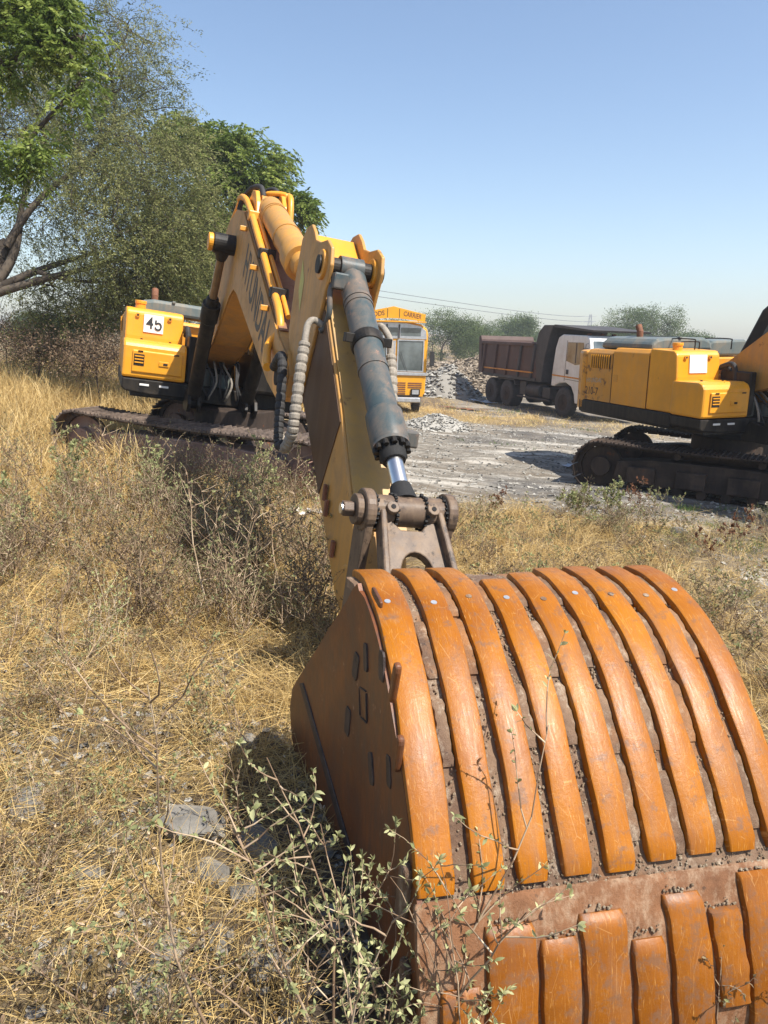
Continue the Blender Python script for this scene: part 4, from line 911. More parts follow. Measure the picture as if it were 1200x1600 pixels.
def build_goods_truck():
    o = Vector((.10, 24.0, 0)); o.z = -.76; yaw = R(4)
    f = Vector((math.sin(yaw), -math.cos(yaw), 0)); a = Vector((math.cos(yaw), math.sin(yaw), 0))
    root = empty('goods_truck', basis(o, f, a*.89, (0, 0, 1)))
    tag(root, 'yellow goods carrier truck facing the camera with a lettered roof board', 'truck')
    def bx(name, v0, v1, w0, w1, z0, z1, mat, bev=.02, par=root):
        m = MB(); m.box(w0, w1, -v1, -v0, z0, z1); return m.build(name, mat, par, bevel=bev)
    # cab front outline (w,z) extruded backwards
    fo = [(-1.22, .62), (-1.25, 1.3), (-1.27, 2.5), (-1.22, 2.68), (-1.0, 2.82), (-.5, 2.90), (0, 2.92), (.5, 2.90), (1.0, 2.82), (1.22, 2.68), (1.27, 2.5), (1.25, 1.3), (1.22, .62)]
    m = MB(); m.prism(fo, 0, 1.7, lambda p, q, h: V(-h, p, q)); cb = m.build('cab', BUSY, root, bevel=.04)
    up_ = [(-1.215, 2.36), (-1.18, 2.62), (-.97, 2.76), (-.5, 2.84), (0, 2.86), (.5, 2.84), (.97, 2.76), (1.18, 2.62), (1.215, 2.36)]
    m = MB(); m.prism(up_, 0.001, .02, lambda p, q, h: V(h, p, q)); ub = m.build('upper_band', SILV, cb, bevel=.006)
    for w0, w1 in ((-1.0, -.28), (-.18, .18), (.28, 1.0)):
        m = MB(); m.box(w0, w1, -.026, -.0205, 2.45, 2.70); m.build('upper_pane', GLS, ub, bevel=.004)
    for w0 in (-.24, .20): bx('band_strut', .0205, .06, w0, w0+.05, 2.38, 2.80, DUMPD, .006, ub)
    # windshield panes with frames
    for s in (-1, 1):
        m = MB()
        x0, x1 = sorted((s*.18, s*1.14))
        for q in ((x0, x1, 1.34, 1.38), (x0, x1, 2.30, 2.34), (x0, x0+.04, 1.38, 2.30), (x1-.04, x1, 1.38, 2.30)): m.box(q[0], q[1], -.03, -.001, q[2], q[3])
        wf = m.build('window_frame', SILV, cb)
        m = MB(); m.box(x0+.041, x1-.041, -.012, -.002, 1.381, 2.299); m.build('pane', GLS, wf)
        m = MB(); px_ = s*.55; m.tube([V(.035, px_, 1.36), V(.04, px_-.25, 1.95)], .008, 6); m.build('wiper', RUB, wf)
    m = MB(); m.box(-.12, -.04, -.022, -.001, 1.38, 2.3); m.box(.04, .12, -.022, -.001, 1.38, 2.3); m.box(-.12, .12, -.022, -.001, 1.34, 1.378); m.box(-.12, .12, -.022, -.001, 1.82, 1.86); m.build('centre_pillar', SILV, cb)
    for z0 in (1.40, 1.88): 
        m = MB(); m.box(-.038, .038, -.012, -.002, z0, z0+.40); m.build('centre_pane', GLS, cb)
    bx('trim_band', .001, .05, -1.26, 1.26, 1.22, 1.32, SILV, .012, cb)
    # grille slats in two groups a side
    m = MB(); m.box(-1.13, 1.13, -.014, -.001, .70, .98); 
    for s in (-1, 1):
        for (w0, w1) in ((.14, .52), (.60, 1.10)):
            for k in range(6):
                if w0 > .5 and k < 3: continue
                z0 = .60+k*.068+.02; x0, x1 = sorted((s*w0, s*w1)); g = MB(); g.box(x0, x1, -.022, -.0155, z0+.0, z0+.04); g.build('grille_slot', RUSTP, cb)
    gp_ = MB(); gp_.box(-1.16, 1.16, -.0145, -.001, .56, 1.16); gp_.build('grille_panel', BUSY, cb, bevel=.006)
    for s in (-1, 1):
        h = bx('headlight', .016, .05, s*.88-.17, s*.88+.17, .60, .80, BLK, .02, cb); bx('lens', .0515, .06, s*.88-.12, s*.88+.12, .63, .77, SILV, .015, h)
    bx('bumper', .08, .22, -1.15, 1.05, .38, .54, SILV, .03); bx('bumper_bracket', .0, .08, -1.0, 1.0, .40, .60, BLK, .0)
    # lettered roof board, peaked in the middle
    pf = [(-1.12, 2.90), (-1.14, 3.12), (-.2, 3.30), (0, 3.34), (.2, 3.30), (1.14, 3.12), (1.12, 2.90), (.2, 2.98), (-.2, 2.98)]
    m = MB(); m.prism(pf, .0, .06, lambda p, q, h: V(h+.02, p, q)); sb = m.build('sign_board', BUSY, root, bevel=.006)
    m = MB(); m.box(-1.16, 1.16, -.16, -.0201, 2.86, 2.90); m.build('sign_shelf', BUSY, sb, bevel=.006)
    for s in (-1, 1):
        th = -s*R(8.5); o_ = V(.0812, s*.67, 3.075)
        text_mesh('lettering', 'GOODS' if s < 0 else 'CARRIER', .20, .001, RUSTP, sb, frame(o_, (math.cos(th), 0, math.sin(th)), (-math.sin(th), 0, math.cos(th))), True, 1.0 if s < 0 else .82)
        m = MB(); m.box(s*.21-.01, s*.21+.01, -.084, -.0805, 3.0, 3.27); m.build('sign_divider', BLKT, sb)
    for s in (-1, 1):
        m = MB(); m.tube([V(-.1, s*1.26, 2.3), V(.12, s*1.42, 2.3), V(.12, s*1.42, 1.5), V(-.1, s*1.26, 1.5)], .012, 6); m.box(s*1.42-.08, s*1.42+.08, -.15, -.1, 1.55, 2.0); m.build('mirror', RUB, cb, bevel=.01)
    bx('cargo_body', -6.4, -1.75, -1.22, 1.22, .95, 2.75, BUSY, .03); bx('chassis', -6.3, -.05, -.45, .45, .6, .9, BLK)
    for v in (-.85, -5.0):
        for s in (-1, 1): wheel(root, V(v, s*1.0, .48), (1, 0, 0), .48, .28 if v > -2 else .5, TYRE, YEL)
    return root
build_goods_truck()

# ---------------------------------------------------------------- trees
RG = np.random.default_rng(5)
def tubes_np(segs, n=4):
    """segs: list of (p0,p1,r0,r1) -> vertices and quads"""
    S = np.array([np.concatenate([a, b, [c, d]]) for a, b, c, d in segs]); p0, p1, r0_, r1 = S[:, :3], S[:, 3:6], S[:, 6:7], S[:, 7:8]
    d = p1-p0; d /= np.linalg.norm(d, axis=1, keepdims=True)+1e-9
    ref = np.where(np.abs(d[:, 2:3]) < .9, [[0, 0, 1.]], [[1., 0, 0]]); u = np.cross(d, ref); u /= np.linalg.norm(u, axis=1, keepdims=True)+1e-9; v = np.cross(d, u)
    ang = np.arange(n)*2*np.pi/n
    ring = u[:, None]*np.cos(ang)[None, :, None]+v[:, None]*np.sin(ang)[None, :, None]
    A = p0[:, None]+ring*r0_[:, None]; B = p1[:, None]+ring*r1[:, None]
    Vv = np.concatenate([A, B], 1).reshape(-1, 3); base = (np.arange(len(S))*2*n)[:, None, None]
    j = np.arange(n); q = np.stack([j, (j+1) % n, n+(j+1) % n, n+j], -1)[None]
    return Vv, (base+q).reshape(-1, 4)
def leaves_np(P, D, L, Wd, rng, flat=.5):
    """diamond-shaped leaves at P along unit D"""
    n = len(P); r = rng.normal(size=(n, 3)); r[:, 2] *= flat; s = np.cross(D, r); s /= np.linalg.norm(s, axis=1, keepdims=True)+1e-9
    L = np.broadcast_to(L, (n,))[:, None]; Wd = np.broadcast_to(Wd, (n,))[:, None]
    nn = np.cross(s, D)
    m_ = P+D*L*.45+nn*L*.08
    V_ = np.stack([P, m_+s*Wd*.5, P+D*L, m_-s*Wd*.5], 1).reshape(-1, 3)
    return V_, np.arange(4*n).reshape(-1, 4)
def limb(p0, p1, r0_, r1, k, rng, wob=.12, sag=0.0):
    p0 = np.array(p0, float); p1 = np.array(p1, float); L = np.linalg.norm(p1-p0); pts = [p0]
    off = rng.normal(size=3)*wob*L*.5; off2 = rng.normal(size=3)*wob*L*.3
    for i in range(1, k+1):
        t = i/k; pts.append(p0+(p1-p0)*t+off*math.sin(math.pi*t)+off2*math.sin(2*math.pi*t)+np.array([0, 0, sag*math.sin(math.pi*t)]))
    rs = [r0_+(r1-r0_)*(i/k)**.8 for i in range(k+1)]
    return pts, [(pts[i], pts[i+1], rs[i], rs[i+1]) for i in range(k)]
def build_tree(name, base, fork, blobs, style, label, rng, group=None, nclump=60, dens=1.0, leafmat=None, trunk_r=.2, cat='tree', leaf=None, extra_limbs=()):
    """blobs: list of (cx,cy,cz, rx,ry,rz, weight) ellipsoids that hold the foliage"""
    root = empty(name, Matrix.Translation(base)); tag(root, label, cat, group); B = np.array(base, float)
    segs = []; fk = [np.array(q, float) for q in fork]
    pts = [B-np.array([0, 0, .15])]+fk
    for i in range(len(pts)-1):
        k_, s_ = limb(pts[i], pts[i+1], trunk_r*(1-.35*i/len(fk)), trunk_r*(1-.35*(i+1)/len(fk)), 6, rng, .05); segs += s_
    nodes = [s[1] for s in segs if s[1][2] > B[2]+.25*(fk[0][2]-B[2])]; nr = [trunk_r*.6]*len(nodes)
    for q in extra_limbs:
        k_, s_ = limb(q[0], q[1], q[2], q[2]*.35, 9, rng, .09); segs += s_; nodes += k_[2:]; nr += [q[2]*.45]*len(k_[2:])
    W_ = np.array([b[6] for b in blobs], float); W_ /= W_.sum(); cl = []
    for b in blobs:
        c = np.array(b[:3]); j = int(np.argmin([np.linalg.norm(c-q)+max(0, q[2]-c[2])*1.5 for q in nodes])); k_, s_ = limb(nodes[j], c, nr[j]*.8, .025, 7, rng, .12, .05*np.linalg.norm(c-nodes[j])); segs += s_; nodes += k_[3:]; nr += [.04]*len(k_[3:])
    LP, LD, LL, LW, LT = [], [], [], [], []
    for bi in rng.choice(len(blobs), nclump, p=W_):
        b = blobs[bi]; u = rng.normal(size=3); u /= np.linalg.norm(u); rr_ = rng.uniform(.35, 1.08)**.6; c = np.array(b[:3])+u*np.array(b[3:6])*rr_
        D2 = np.linalg.norm(np.array(nodes)-c, axis=1); j = int(np.argmin(D2))
        k_, s_ = limb(nodes[j], c, min(nr[j]*.6, .018+.02*D2[j]), .008, 4, rng, .18); segs += s_
        if len(nodes) < 900 and rng.random() < .5: nodes.append(k_[-2]); nr.append(.02)
        cl.append((c, u, rng.uniform(0, 1)))
    lf = leaf or {}
    for c, u, t0 in cl:
        if style == 'acacia':      # drooping sprays of fine leaflets on thin twigs
            ns = int(lf.get('sprays', 15)*dens)
            for _ in range(ns):
                st = c+rng.normal(size=3)*.28*lf.get('s', 1); d = rng.normal(size=3)*.6+np.array([u[0]*.5+.35, u[1]*.5, -.35]); d /= np.linalg.norm(d); Ls = rng.uniform(.35, .85)*lf.get('s', 1)
                t = np.linspace(0, 1, 5)[:, None]; path = st+d*Ls*t+np.array([[0, 0, -.35*Ls]])*t**2
                if rng.random() < .5: segs += [(path[i], path[i+1], .005, .003) for i in (0, 2)]
                nl = int(lf.get('n', 26)); tt = rng.uniform(0, 1, nl)[:, None]; P = st+d*Ls*tt+np.array([[0, 0, -.35*Ls]])*tt**2+rng.normal(size=(nl, 3))*.035*lf.get('s', 1)
                Dd = d+rng.normal(size=(nl, 3))*.7; Dd /= np.linalg.norm(Dd, axis=1, keepdims=True)
                LP.append(P); LD.append(Dd); LL.append(rng.uniform(.03, .075, nl)*lf.get('l', 1)); LW.append(rng.uniform(.010, .019, nl)*lf.get('l', 1)); LT.append(np.clip(t0*.75+.1+rng.normal(size=nl)*.15, 0, 1))
        elif style == 'neem':      # hanging pinnate leaves
            ns = int(lf.get('sprays', 16)*dens)
            for _ in range(ns):
                d = rng.normal(size=3)*.7+u*.6+np.array([.45, -.1, -.15]); d /= np.linalg.norm(d); st = c+rng.normal(size=3)*.13*lf.get('s', 1); Ls = rng.uniform(.20, .36)*lf.get('s', 1); nl = 13
                tt = np.linspace(.12, 1, nl)[:, None]; P = st+d*Ls*tt+np.array([[0, 0, -.4*Ls]])*tt**2; side = np.cross(d, [0, 0, 1.]); side /= np.linalg.norm(side)+1e-9; sg = np.where(np.arange(nl) % 2 == 0, 1, -1)[:, None]
                Dd = d*.6+side*sg*.9+np.array([0, 0, -.45])+rng.normal(size=(nl, 3))*.15; Dd /= np.linalg.norm(Dd, axis=1, keepdims=True)
                LP.append(P); LD.append(Dd); LL.append(rng.uniform(.06, .10, nl)*lf.get('l', 1)); LW.append(rng.uniform(.022, .034, nl)*lf.get('l', 1)); LT.append(np.clip(t0*.5+.2+rng.normal()*.12+rng.normal(size=nl)*.1, 0, 1))
        else:                      # generic leaf tufts
            nl = int(lf.get('n', 90)*dens); P = c+rng.normal(size=(nl, 3))*lf.get('s', .3)*np.array([1, 1, .75]); Dd = rng.normal(size=(nl, 3))+u*.6; Dd /= np.linalg.norm(Dd, axis=1, keepdims=True)
            LP.append(P); LD.append(Dd); LL.append(rng.uniform(.8, 1.6, nl)*lf.get('l', .1)); LW.append(rng.uniform(.4, .8, nl)*lf.get('l', .1)); LT.append(np.clip(t0*.6+.2+rng.normal(size=nl)*.15, 0, 1))
    Vb, Fb = tubes_np(segs, 5); npmesh('trunk', Vb-B, Fb, BARK, np.repeat(rng.uniform(0, 1, len(segs)), 10), parent=root, smooth=True)
    Vl, Fl = leaves_np(np.concatenate(LP), np.concatenate(LD), np.concatenate(LL), np.concatenate(LW), rng)
    npmesh('crown', Vl-B, Fl, leafmat, np.repeat(np.concatenate(LT), 4), parent=root)
    return root
def at(px, py, D):                 # world point seen along a direction of the photograph, at depth D (layout helper)
    a = (px-600)/1155.6; b = (py-800)/1155.6; d = fwd+rt*a-upv*b; p = Vector((0, 0, CH))+d*D; return np.array(p)

def blob(px, py, D, rp, rpy=None, w_=1.0, dy=None):
    c = at(px, py, D); r = rp/1155.6*D; rz = (rpy or rp)/1155.6*D; return (*c, r, dy or r*.9, rz, w_)
# big feathery acacia at the left
b0 = at(-150, 520, 17); base = (b0[0], b0[1], H(b0[0], b0[1]))
j1 = at(-20, 470, 17); j2 = at(60, 420, 17)
acb = [blob(60, 130, 18, 110, 100, 1.6), blob(165, 90, 18, 75, 75, 1.0), blob(215, 170, 18, 75, 80, 1.1), blob(120, 230, 17, 110, 80, 1.2), blob(230, 280, 17, 80, 75, 1.4), blob(275, 365, 17, 60, 75, 1.4), blob(175, 340, 16.5, 80, 70, 1.1), blob(60, 320, 18, 80, 60, .7), blob(240, 420, 17, 70, 45, 1.0), blob(10, 210, 19, 80, 90, 1.0),
       blob(150, 430, 17.5, 75, 45, .8), blob(80, 445, 18, 60, 40, .5), blob(260, 455, 17.5, 45, 25, .5), blob(200, 40, 18, 40, 40, .25), blob(20, 40, 19, 90, 70, .8), blob(300, 400, 18, 35, 55, .6), blob(-60, 300, 18, 80, 120, .2)]
build_tree('acacia_tree', base, [tuple(at(-60, 490, 17)), tuple(at(-10, 455, 17)), tuple(at(10, 380, 17.3))], acb, 'acacia', 'large feathery dull green acacia spreading over the dry field at the left', np.random.default_rng(21), nclump=490, dens=.95, leafmat=ACA, trunk_r=.26,
           leaf=dict(sprays=15, n=28, s=1.05, l=1.35), extra_limbs=[(at(-10, 455, 17), at(150, 395, 17), .12), (at(-10, 460, 17), at(230, 392, 16.8), .11), (at(-5, 440, 17), at(60, 250, 17.5), .13), (at(10, 385, 17), at(180, 190, 17.8), .10), (at(60, 425, 17), at(200, 440, 17), .06)])
# bright green neem behind the boom
b0 = at(395, 560, 22); base = (b0[0], b0[1], H(b0[0], b0[1]))
nb = [blob(285, 225, 22, 35, 28, .8), blob(335, 250, 22, 45, 38, 1.2), blob(385, 255, 22, 45, 38, 1.3), blob(415, 300, 22, 38, 40, 1.0), blob(345, 310, 22, 50, 40, 1.5), blob(400, 345, 22, 45, 30, 1.0), blob(468, 332, 22, 16, 12, .35), blob(330, 380, 22, 50, 45, 1.2), blob(310, 440, 21.5, 40, 40, .9), blob(380, 400, 22, 50, 40, 1.0), blob(280, 205, 22, 14, 12, .3), blob(430, 245, 22, 14, 16, .35)]
build_tree('neem_tree', base, [tuple(at(392, 480, 22)), tuple(at(380, 400, 22))], nb, 'neem', 'bright green leafy neem tree rising behind the raised boom', np.random.default_rng(22), nclump=250, leafmat=NEEM, trunk_r=.2, leaf=dict(sprays=17, s=1.35, l=1.75))
# nearer neem whose branches hang into the top left corner
b0 = at(-420, 600, 9.5); base = (b0[0], b0[1], H(b0[0], b0[1]))
nb = [blob(20, 15, 9, 32, 28, .6), blob(85, 8, 9, 28, 10, .35), blob(5, 100, 9, 18, 26, .22), blob(62, 72, 9, 26, 12, .28), blob(128, 60, 9, 14, 12, .14), blob(128, 128, 9, 12, 12, .13), blob(95, 165, 9, 10, 12, .08), blob(45, 235, 9, 22, 18, .25), blob(0, 255, 9, 12, 26, .2), blob(-80, 30, 9.5, 50, 60, .6), blob(-230, 60, 9.5, 120, 130, 2)]
build_tree('neem_tree', base, [tuple(at(-330, 380, 9.5)), tuple(at(-200, 190, 9.3))], nb, 'neem', 'near neem branches with glossy green leaves hanging into the top left corner', np.random.default_rng(23), nclump=230, leafmat=NEEM, trunk_r=.17, leaf=dict(sprays=10, s=.8, l=1.0))
# undergrowth below the acacia
ub = [blob(110, 500, 19, 60, 30, 1), blob(210, 470, 19, 60, 40, 1.0), blob(60, 530, 18, 30, 18, .5)]
b0 = at(120, 545, 19); build_tree('thorn_bush', (b0[0], b0[1], H(b0[0], b0[1])), [tuple(at(125, 520, 19))], ub, 'acacia', 'sparse dark thorn bush under the big acacia', np.random.default_rng(24), nclump=210, leafmat=ACA, trunk_r=.06, cat='bush', leaf=dict(sprays=9, n=20, s=.9, l=1.1))
for px_, py_, D_, r_, lb in ((60, 545, 17.5, 48, 'low brown dry bush in the grass at the far left edge'), (150, 552, 16.5, 52, 'brown dry bush beside the bare stake left of the number 45 excavator'), (10, 520, 22, 40, 'small brown bush on the field edge farthest to the left')):
    b0 = at(px_, py_+20, D_); build_tree('dry_bush', (b0[0], b0[1], H(b0[0], b0[1])), [tuple(at(px_, py_+10, D_))], [blob(px_, py_, D_, r_, r_*.5, 1)], 'tuft', lb, np.random.default_rng(int(px_)), nclump=60, leafmat=BUSHB, trunk_r=.03, cat='bush', leaf=dict(n=70, s=.28, l=.045), group='dry bushes under the trees')
# far trees beyond the yard
FT = [(690, 515, 75, 56, 40, 'hazy dark tree directly right of the yellow truck'), (738, 532, 80, 40, 26, 'low hazy tree in the gap before the tipper tub'), (787, 518, 95, 46, 30, 'round pale green tree above the back of the tipper'), (1018, 516, 80, 64, 36, 'broad green tree behind the excavator hood'), (960, 524, 85, 50, 18, 'low pale tree above the white cab'),
      (620, 522, 80, 40, 24, 'hazy tree behind the yellow truck roof board'), (560, 525, 85, 40, 24, 'hazy tree hidden mostly by the bucket cylinder'), (1090, 535, 90, 40, 14, 'low scrub tree behind the right excavator'), (850, 535, 100, 50, 16, 'low scrub tree behind the tipper headboard'), (40, 505, 90, 30, 14, 'distant pale tree on the left horizon'), (130, 505, 80, 50, 16, 'distant hazy scrub under the acacia boughs')]
for i, (px_, py_, D_, rx_, ry_, lb) in enumerate(FT):
    b0 = at(px_, 545, D_); zz_ = H(b0[0], b0[1]); rng = np.random.default_rng(100+i)
    bl = [blob(px_+rng.uniform(-.7, .7)*rx_, py_+rng.uniform(-.45, .5)*ry_, D_, rx_*rng.uniform(.35, .6), ry_*rng.uniform(.4, .65), 1) for _ in range(8)]+[blob(px_, py_+ry_*.7, D_, rx_*.9, ry_*.6, 1.6)]
    if i == 3: bl += [blob(1018, 494, D_, 22, 14, 1.2), blob(1050, 515, D_, 22, 14, .8)]
    build_tree('far_tree', (b0[0], b0[1], zz_), [tuple(at(px_, py_+ry_*.8, D_))], bl, 'tuft', lb, rng, nclump=330, leafmat=FART, trunk_r=.18, leaf=dict(n=60, s=.36*D_/80, l=.12*D_/80), group='trees beyond the yard')

# ---------------------------------------------------------------- ground layout helper
def gat(px, py):
    o = Vector((0, 0, CH)); a = (px-600)/1155.6; b = (py-800)/1155.6; d = fwd+rt*a-upv*b; t = .5
    for _ in range(4000):
        p = o+d*t
        if p.z <= H(p.x, p.y): break
        t *= 1.004
    return p
def stones_np(P, S, rng, flat=.6):
    """irregular faceted stones: P centres, S sizes"""
    base = np.array([(0, 0, 1), (1, 0, .15), (.3, .95, 0), (-.8, .6, .1), (-.8, -.6, -.05), (.3, -.95, .1), (.55, .4, .75), (-.5, -.3, .8), (0, 0, -.8)])
    tri = np.array([(0, 6, 7), (6, 1, 2), (0, 2, 6), (0, 7, 3), (0, 3, 2), (7, 4, 3), (7, 5, 4), (6, 5, 7), (6, 5, 1), (8, 2, 1), (8, 3, 2), (8, 4, 3), (8, 5, 4), (8, 1, 5)])
    n = len(P); k = len(base); Vv = base[None]*(1+rng.normal(size=(n, k, 3))*.22); Vv[:, :, 2] *= flat
    a = rng.uniform(0, 6.28, n); ca, sa = np.cos(a), np.sin(a); tl = rng.normal(size=n)*.35
    x = Vv[..., 0]*ca[:, None]-Vv[..., 1]*sa[:, None]; y = Vv[..., 0]*sa[:, None]+Vv[..., 1]*ca[:, None]; z = Vv[..., 2]+x*tl[:, None]*.6
    sc = S[:, None]*rng.uniform(.7, 1.3, (n, 1)); Vv = np.stack([x*sc, y*S[:, None]*rng.uniform(.6, 1.1, (n, 1)), z*S[:, None]], -1)+P[:, None]
    return Vv.reshape(-1, 3), (np.arange(n)[:, None, None]*k+tri[None]).reshape(-1, 3), np.repeat(np.clip(rng.normal(.5, .22, n), 0, 1), k)
def blades_np(P, D, L, Wd, bend, rng, k=3):
    """thin ribbons; P base, D direction, bend downward curvature"""
    n = len(P); s = np.cross(D, rng.normal(size=(n, 3))); s /= np.linalg.norm(s, axis=1, keepdims=True)+1e-9
    t = np.linspace(0, 1, k+1)[None, :, None]; L = L[:, None, None]
    c = P[:, None]+D[:, None]*L*t+np.array([0, 0, -1.])[None, None]*(bend[:, None, None]*L)*t**2
    wv = s[:, None]*Wd[:, None, None]*.5*(1-.75*t)
    Vv = np.stack([c-wv, c+wv], 2).reshape(-1, 3); b_ = np.arange(n)[:, None, None]*(2*(k+1)); j = np.arange(k)*2
    q = np.stack([j, j+1, j+3, j+2], -1)[None]; return Vv, (b_+q).reshape(-1, 4), 2*(k+1)
def grass(name, x0, x1, y0, y1, n, L, Wd, up, bend, maskf, rng, clump=0, mats=STRAW, tint=(.55, .2), k=3, lift=0.0):
    if clump:
        cx = rng.uniform(x0, x1, clump); cy = rng.uniform(y0, y1, clump); i = rng.integers(0, clump, n); x = cx[i]+rng.normal(size=n)*.07*(1+cy[i]*.04); y = cy[i]+rng.normal(size=n)*.07*(1+cy[i]*.04)
        lean = rng.normal(size=(clump, 2))[i]*.3; ct = rng.normal(size=clump)[i]*.12; cs = rng.uniform(.5, 1.2, clump)[i]
    else: x = rng.uniform(x0, x1, n); y = rng.uniform(y0, y1, n); lean = 0; ct = 0; cs = 1
    keep = rng.random(n) < maskf(x, y); x = x[keep]; y = y[keep]; m = len(x)
    if clump: lean = lean[keep]; ct = ct[keep]; cs = cs[keep]
    D = rng.normal(size=(m, 3)); D[:, 2] = np.abs(D[:, 2])*.2
    if clump: D[:, :2] = D[:, :2]*.35+lean
    D[:, 2] += up; D /= np.linalg.norm(D, axis=1, keepdims=True)
    P = np.stack([x, y, hz(x, y)+rng.uniform(0, lift, m) if lift else hz(x, y)-.01], -1)
    Vv, F, c = blades_np(P, D, rng.uniform(.5, 1.15, m)*L*cs, rng.uniform(.6, 1.4, m)*Wd, rng.uniform(.3, 1, m)*bend, rng, k)
    o = npmesh(name, Vv, F, mats, np.repeat(np.clip(rng.normal(tint[0], tint[1], m)+ct, 0, 1), c)); return tag(o, kind='stuff')

# ---------------------------------------------------------------- heaps and stones
def mound(name, cx, cy, rx, ry, h, nst, smin, smax, label, tintc, rng, rot=0, mat=None):
    n = 60; gx_ = np.linspace(-1, 1, n); A, Bq = np.meshgrid(gx_, gx_); x = cx+A*rx; y = cy+Bq*ry; r = np.hypot(A, Bq*1.0)
    z = hz(x, y)-.05+h*np.clip(1-r**1.7, -.1, 1)*(.75+.5*vn(x, y, rx*.3, 77))+.06*h*(vn(x, y, rx*.08, 78)-.5)
    I = np.arange(n*n).reshape(n, n); Fq = np.stack([I[:-1, :-1], I[:-1, 1:], I[1:, 1:], I[1:, :-1]], -1).reshape(-1, 4)
    V1 = np.stack([x, y, z], -1).reshape(-1, 3); T1 = np.concatenate([Fq[:, [0, 1, 2]], Fq[:, [0, 2, 3]]])
    k = rng.integers(0, n*n, nst*2); k = k[(r.ravel()[k] < 1.0)][:nst]; P = V1[k]+rng.normal(size=(len(k), 3))*np.array([rx/n, ry/n, 0])
    P[:, 2] += smin*.3; V2, T2, t2 = stones_np(P, rng.uniform(smin, smax, len(k))**1.0, rng)
    o = npmesh(name, np.concatenate([V1, V2]), np.concatenate([T1, T2+len(V1)]), STONE if mat is None else mat, np.concatenate([np.full(len(V1), tintc-.15), np.clip(t2+tintc-.5, 0, 1)]))
    return tag(o, kind='stuff')
STONEB = tinted('buff_stone', [(0, (.10, .075, .05)), (.5, (.22, .175, .125)), (1, (.36, .30, .23))], .92)
mound('rubble_heap', 5.0, 42, 6.5, 3.0, 1.85, 9500, .05, .15, '', .55, np.random.default_rng(31), mat=STONEB)
mound('rubble_heap', -4.0, 44, 6.0, 3.0, 1.7, 3000, .05, .16, '', .55, np.random.default_rng(35), mat=STONEB)
mound('spoil_heap', 2.6, 34, 1.9, 1.8, 1.25, 700, .03, .14, '', .62, np.random.default_rng(32))
mound('gravel_pile', 1.25, 19.3, 1.0, .8, .36, 900, .02, .06, '', .85, np.random.default_rng(33))
mound('gravel_pile', 4.6, 7.2, 1.3, .7, .10, 320, .015, .05, '', .8, np.random.default_rng(34))
def scatter_stones(name, n, x0, x1, y0, y1, s0, s1, maskf, rng, tc=.5):
    x = rng.uniform(x0, x1, n); y = rng.uniform(y0, y1, n); kp = rng.random(n) < maskf(x, y); x, y = x[kp], y[kp]; S = s0*(s1/s0)**(rng.random(len(x))**1.8)
    V2, T2, t2 = stones_np(np.stack([x, y, hz(x, y)+S*.15], -1), S, rng); return tag(npmesh(name, V2, T2, STONE, np.clip(t2+tc-.5, 0, 1)), kind='stuff')
scatter_stones('gravel', 11000, -3.2, 1.0, 1.2, 5.0, .006, .032, lambda x, y: np.where(vn(x, y, .6, 61) > .42, .9, .15), np.random.default_rng(41), .42)
scatter_stones('gravel', 16000, -1, 9, 5, 22, .006, .045, lambda x, y: gravel_zone(x, y)*.9, np.random.default_rng(42), .62)
rr = np.random.default_rng(43)
def rock(p, s, label, group, flat=.55, seed=0, mat=ROCK):
    r_ = np.random.default_rng(seed); bm = bmesh.new()
    for _ in range(22):
        v = r_.normal(size=3); v /= np.linalg.norm(v); v = np.sign(v)*np.abs(v)**.75; bm.verts.new((v[0]*s*1.1, v[1]*s*.85, v[2]*s*flat))
    bmesh.ops.convex_hull(bm, input=bm.verts)
    for v in [v for v in bm.verts if not v.link_faces]: bm.verts.remove(v)
    bmesh.ops.triangulate(bm, faces=bm.faces[:]); bmesh.ops.subdivide_edges(bm, edges=bm.edges[:], cuts=3, use_grid_fill=True)
    for v in bm.verts: v.co += v.co.normalized()*s*(.16*(float(vn(v.co.x+v.co.z*.7, v.co.y-v.co.z*.4, s*.35, seed))-.5)+.07*(float(vn(v.co.x-v.co.z, v.co.y+v.co.z*.6, s*.12, seed+1))-.5))
    me = bpy.data.meshes.new('rock'); bm.to_mesh(me); bm.free(); o = bpy.data.objects.new('rock', me); COL.objects.link(o); me.materials.append(mat)
    o.location = (p[0], p[1], H(p[0], p[1])+s*flat*.35); o.rotation_euler = (r_.normal()*.2, r_.normal()*.2, r_.uniform(0, 6))
    tag(o, label, 'rock', group); return o
RK = [(300, 1300, .105, 'large flat-topped grey rock among the straw left of the bucket'), (330, 1372, .06, 'grey rock just below the large flat-topped one'), (262, 1500, .06, 'rounded grey rock low in the straw at the lower left'), (385, 1165, .05, 'pale rock beside the left side of the bucket'), (335, 1155, .045, 'small flat rock beside the pale one near the bucket'), (140, 1372, .045, 'dark wedge-shaped rock in the straw at the left'), (40, 1262, .07, 'half-buried pale rock at the left edge'), (420, 1520, .055, 'grey rock among the weeds in front of the bucket'), (405, 1325, .07, 'dark rock in the shade of the bucket'), (380, 1400, .06, 'smaller dark rock in the shade of the bucket'), (230, 1560, .05, 'grey rock at the bottom edge left of the weeds'), (345, 1470, .045, 'pale broken rock by the tall dry stem'), (60, 1520, .04, 'small grey rock near the bottom left corner'), (1180, 1170, .08, 'dark lump of coal stone right of the bucket'), (1060, 835, .10, 'pale rubble block on the right of the dry grass'), (1120, 850, .07, 'smaller pale rubble block near the right edge'), (880, 628, .16, 'pale stone lying in front of the tipper wheel')]
for i, (px_, py_, s_, lb) in enumerate(RK):
    p = gat(px_, py_); rock(p, s_*1.25, lb, 'loose rocks', .5, 200+i)

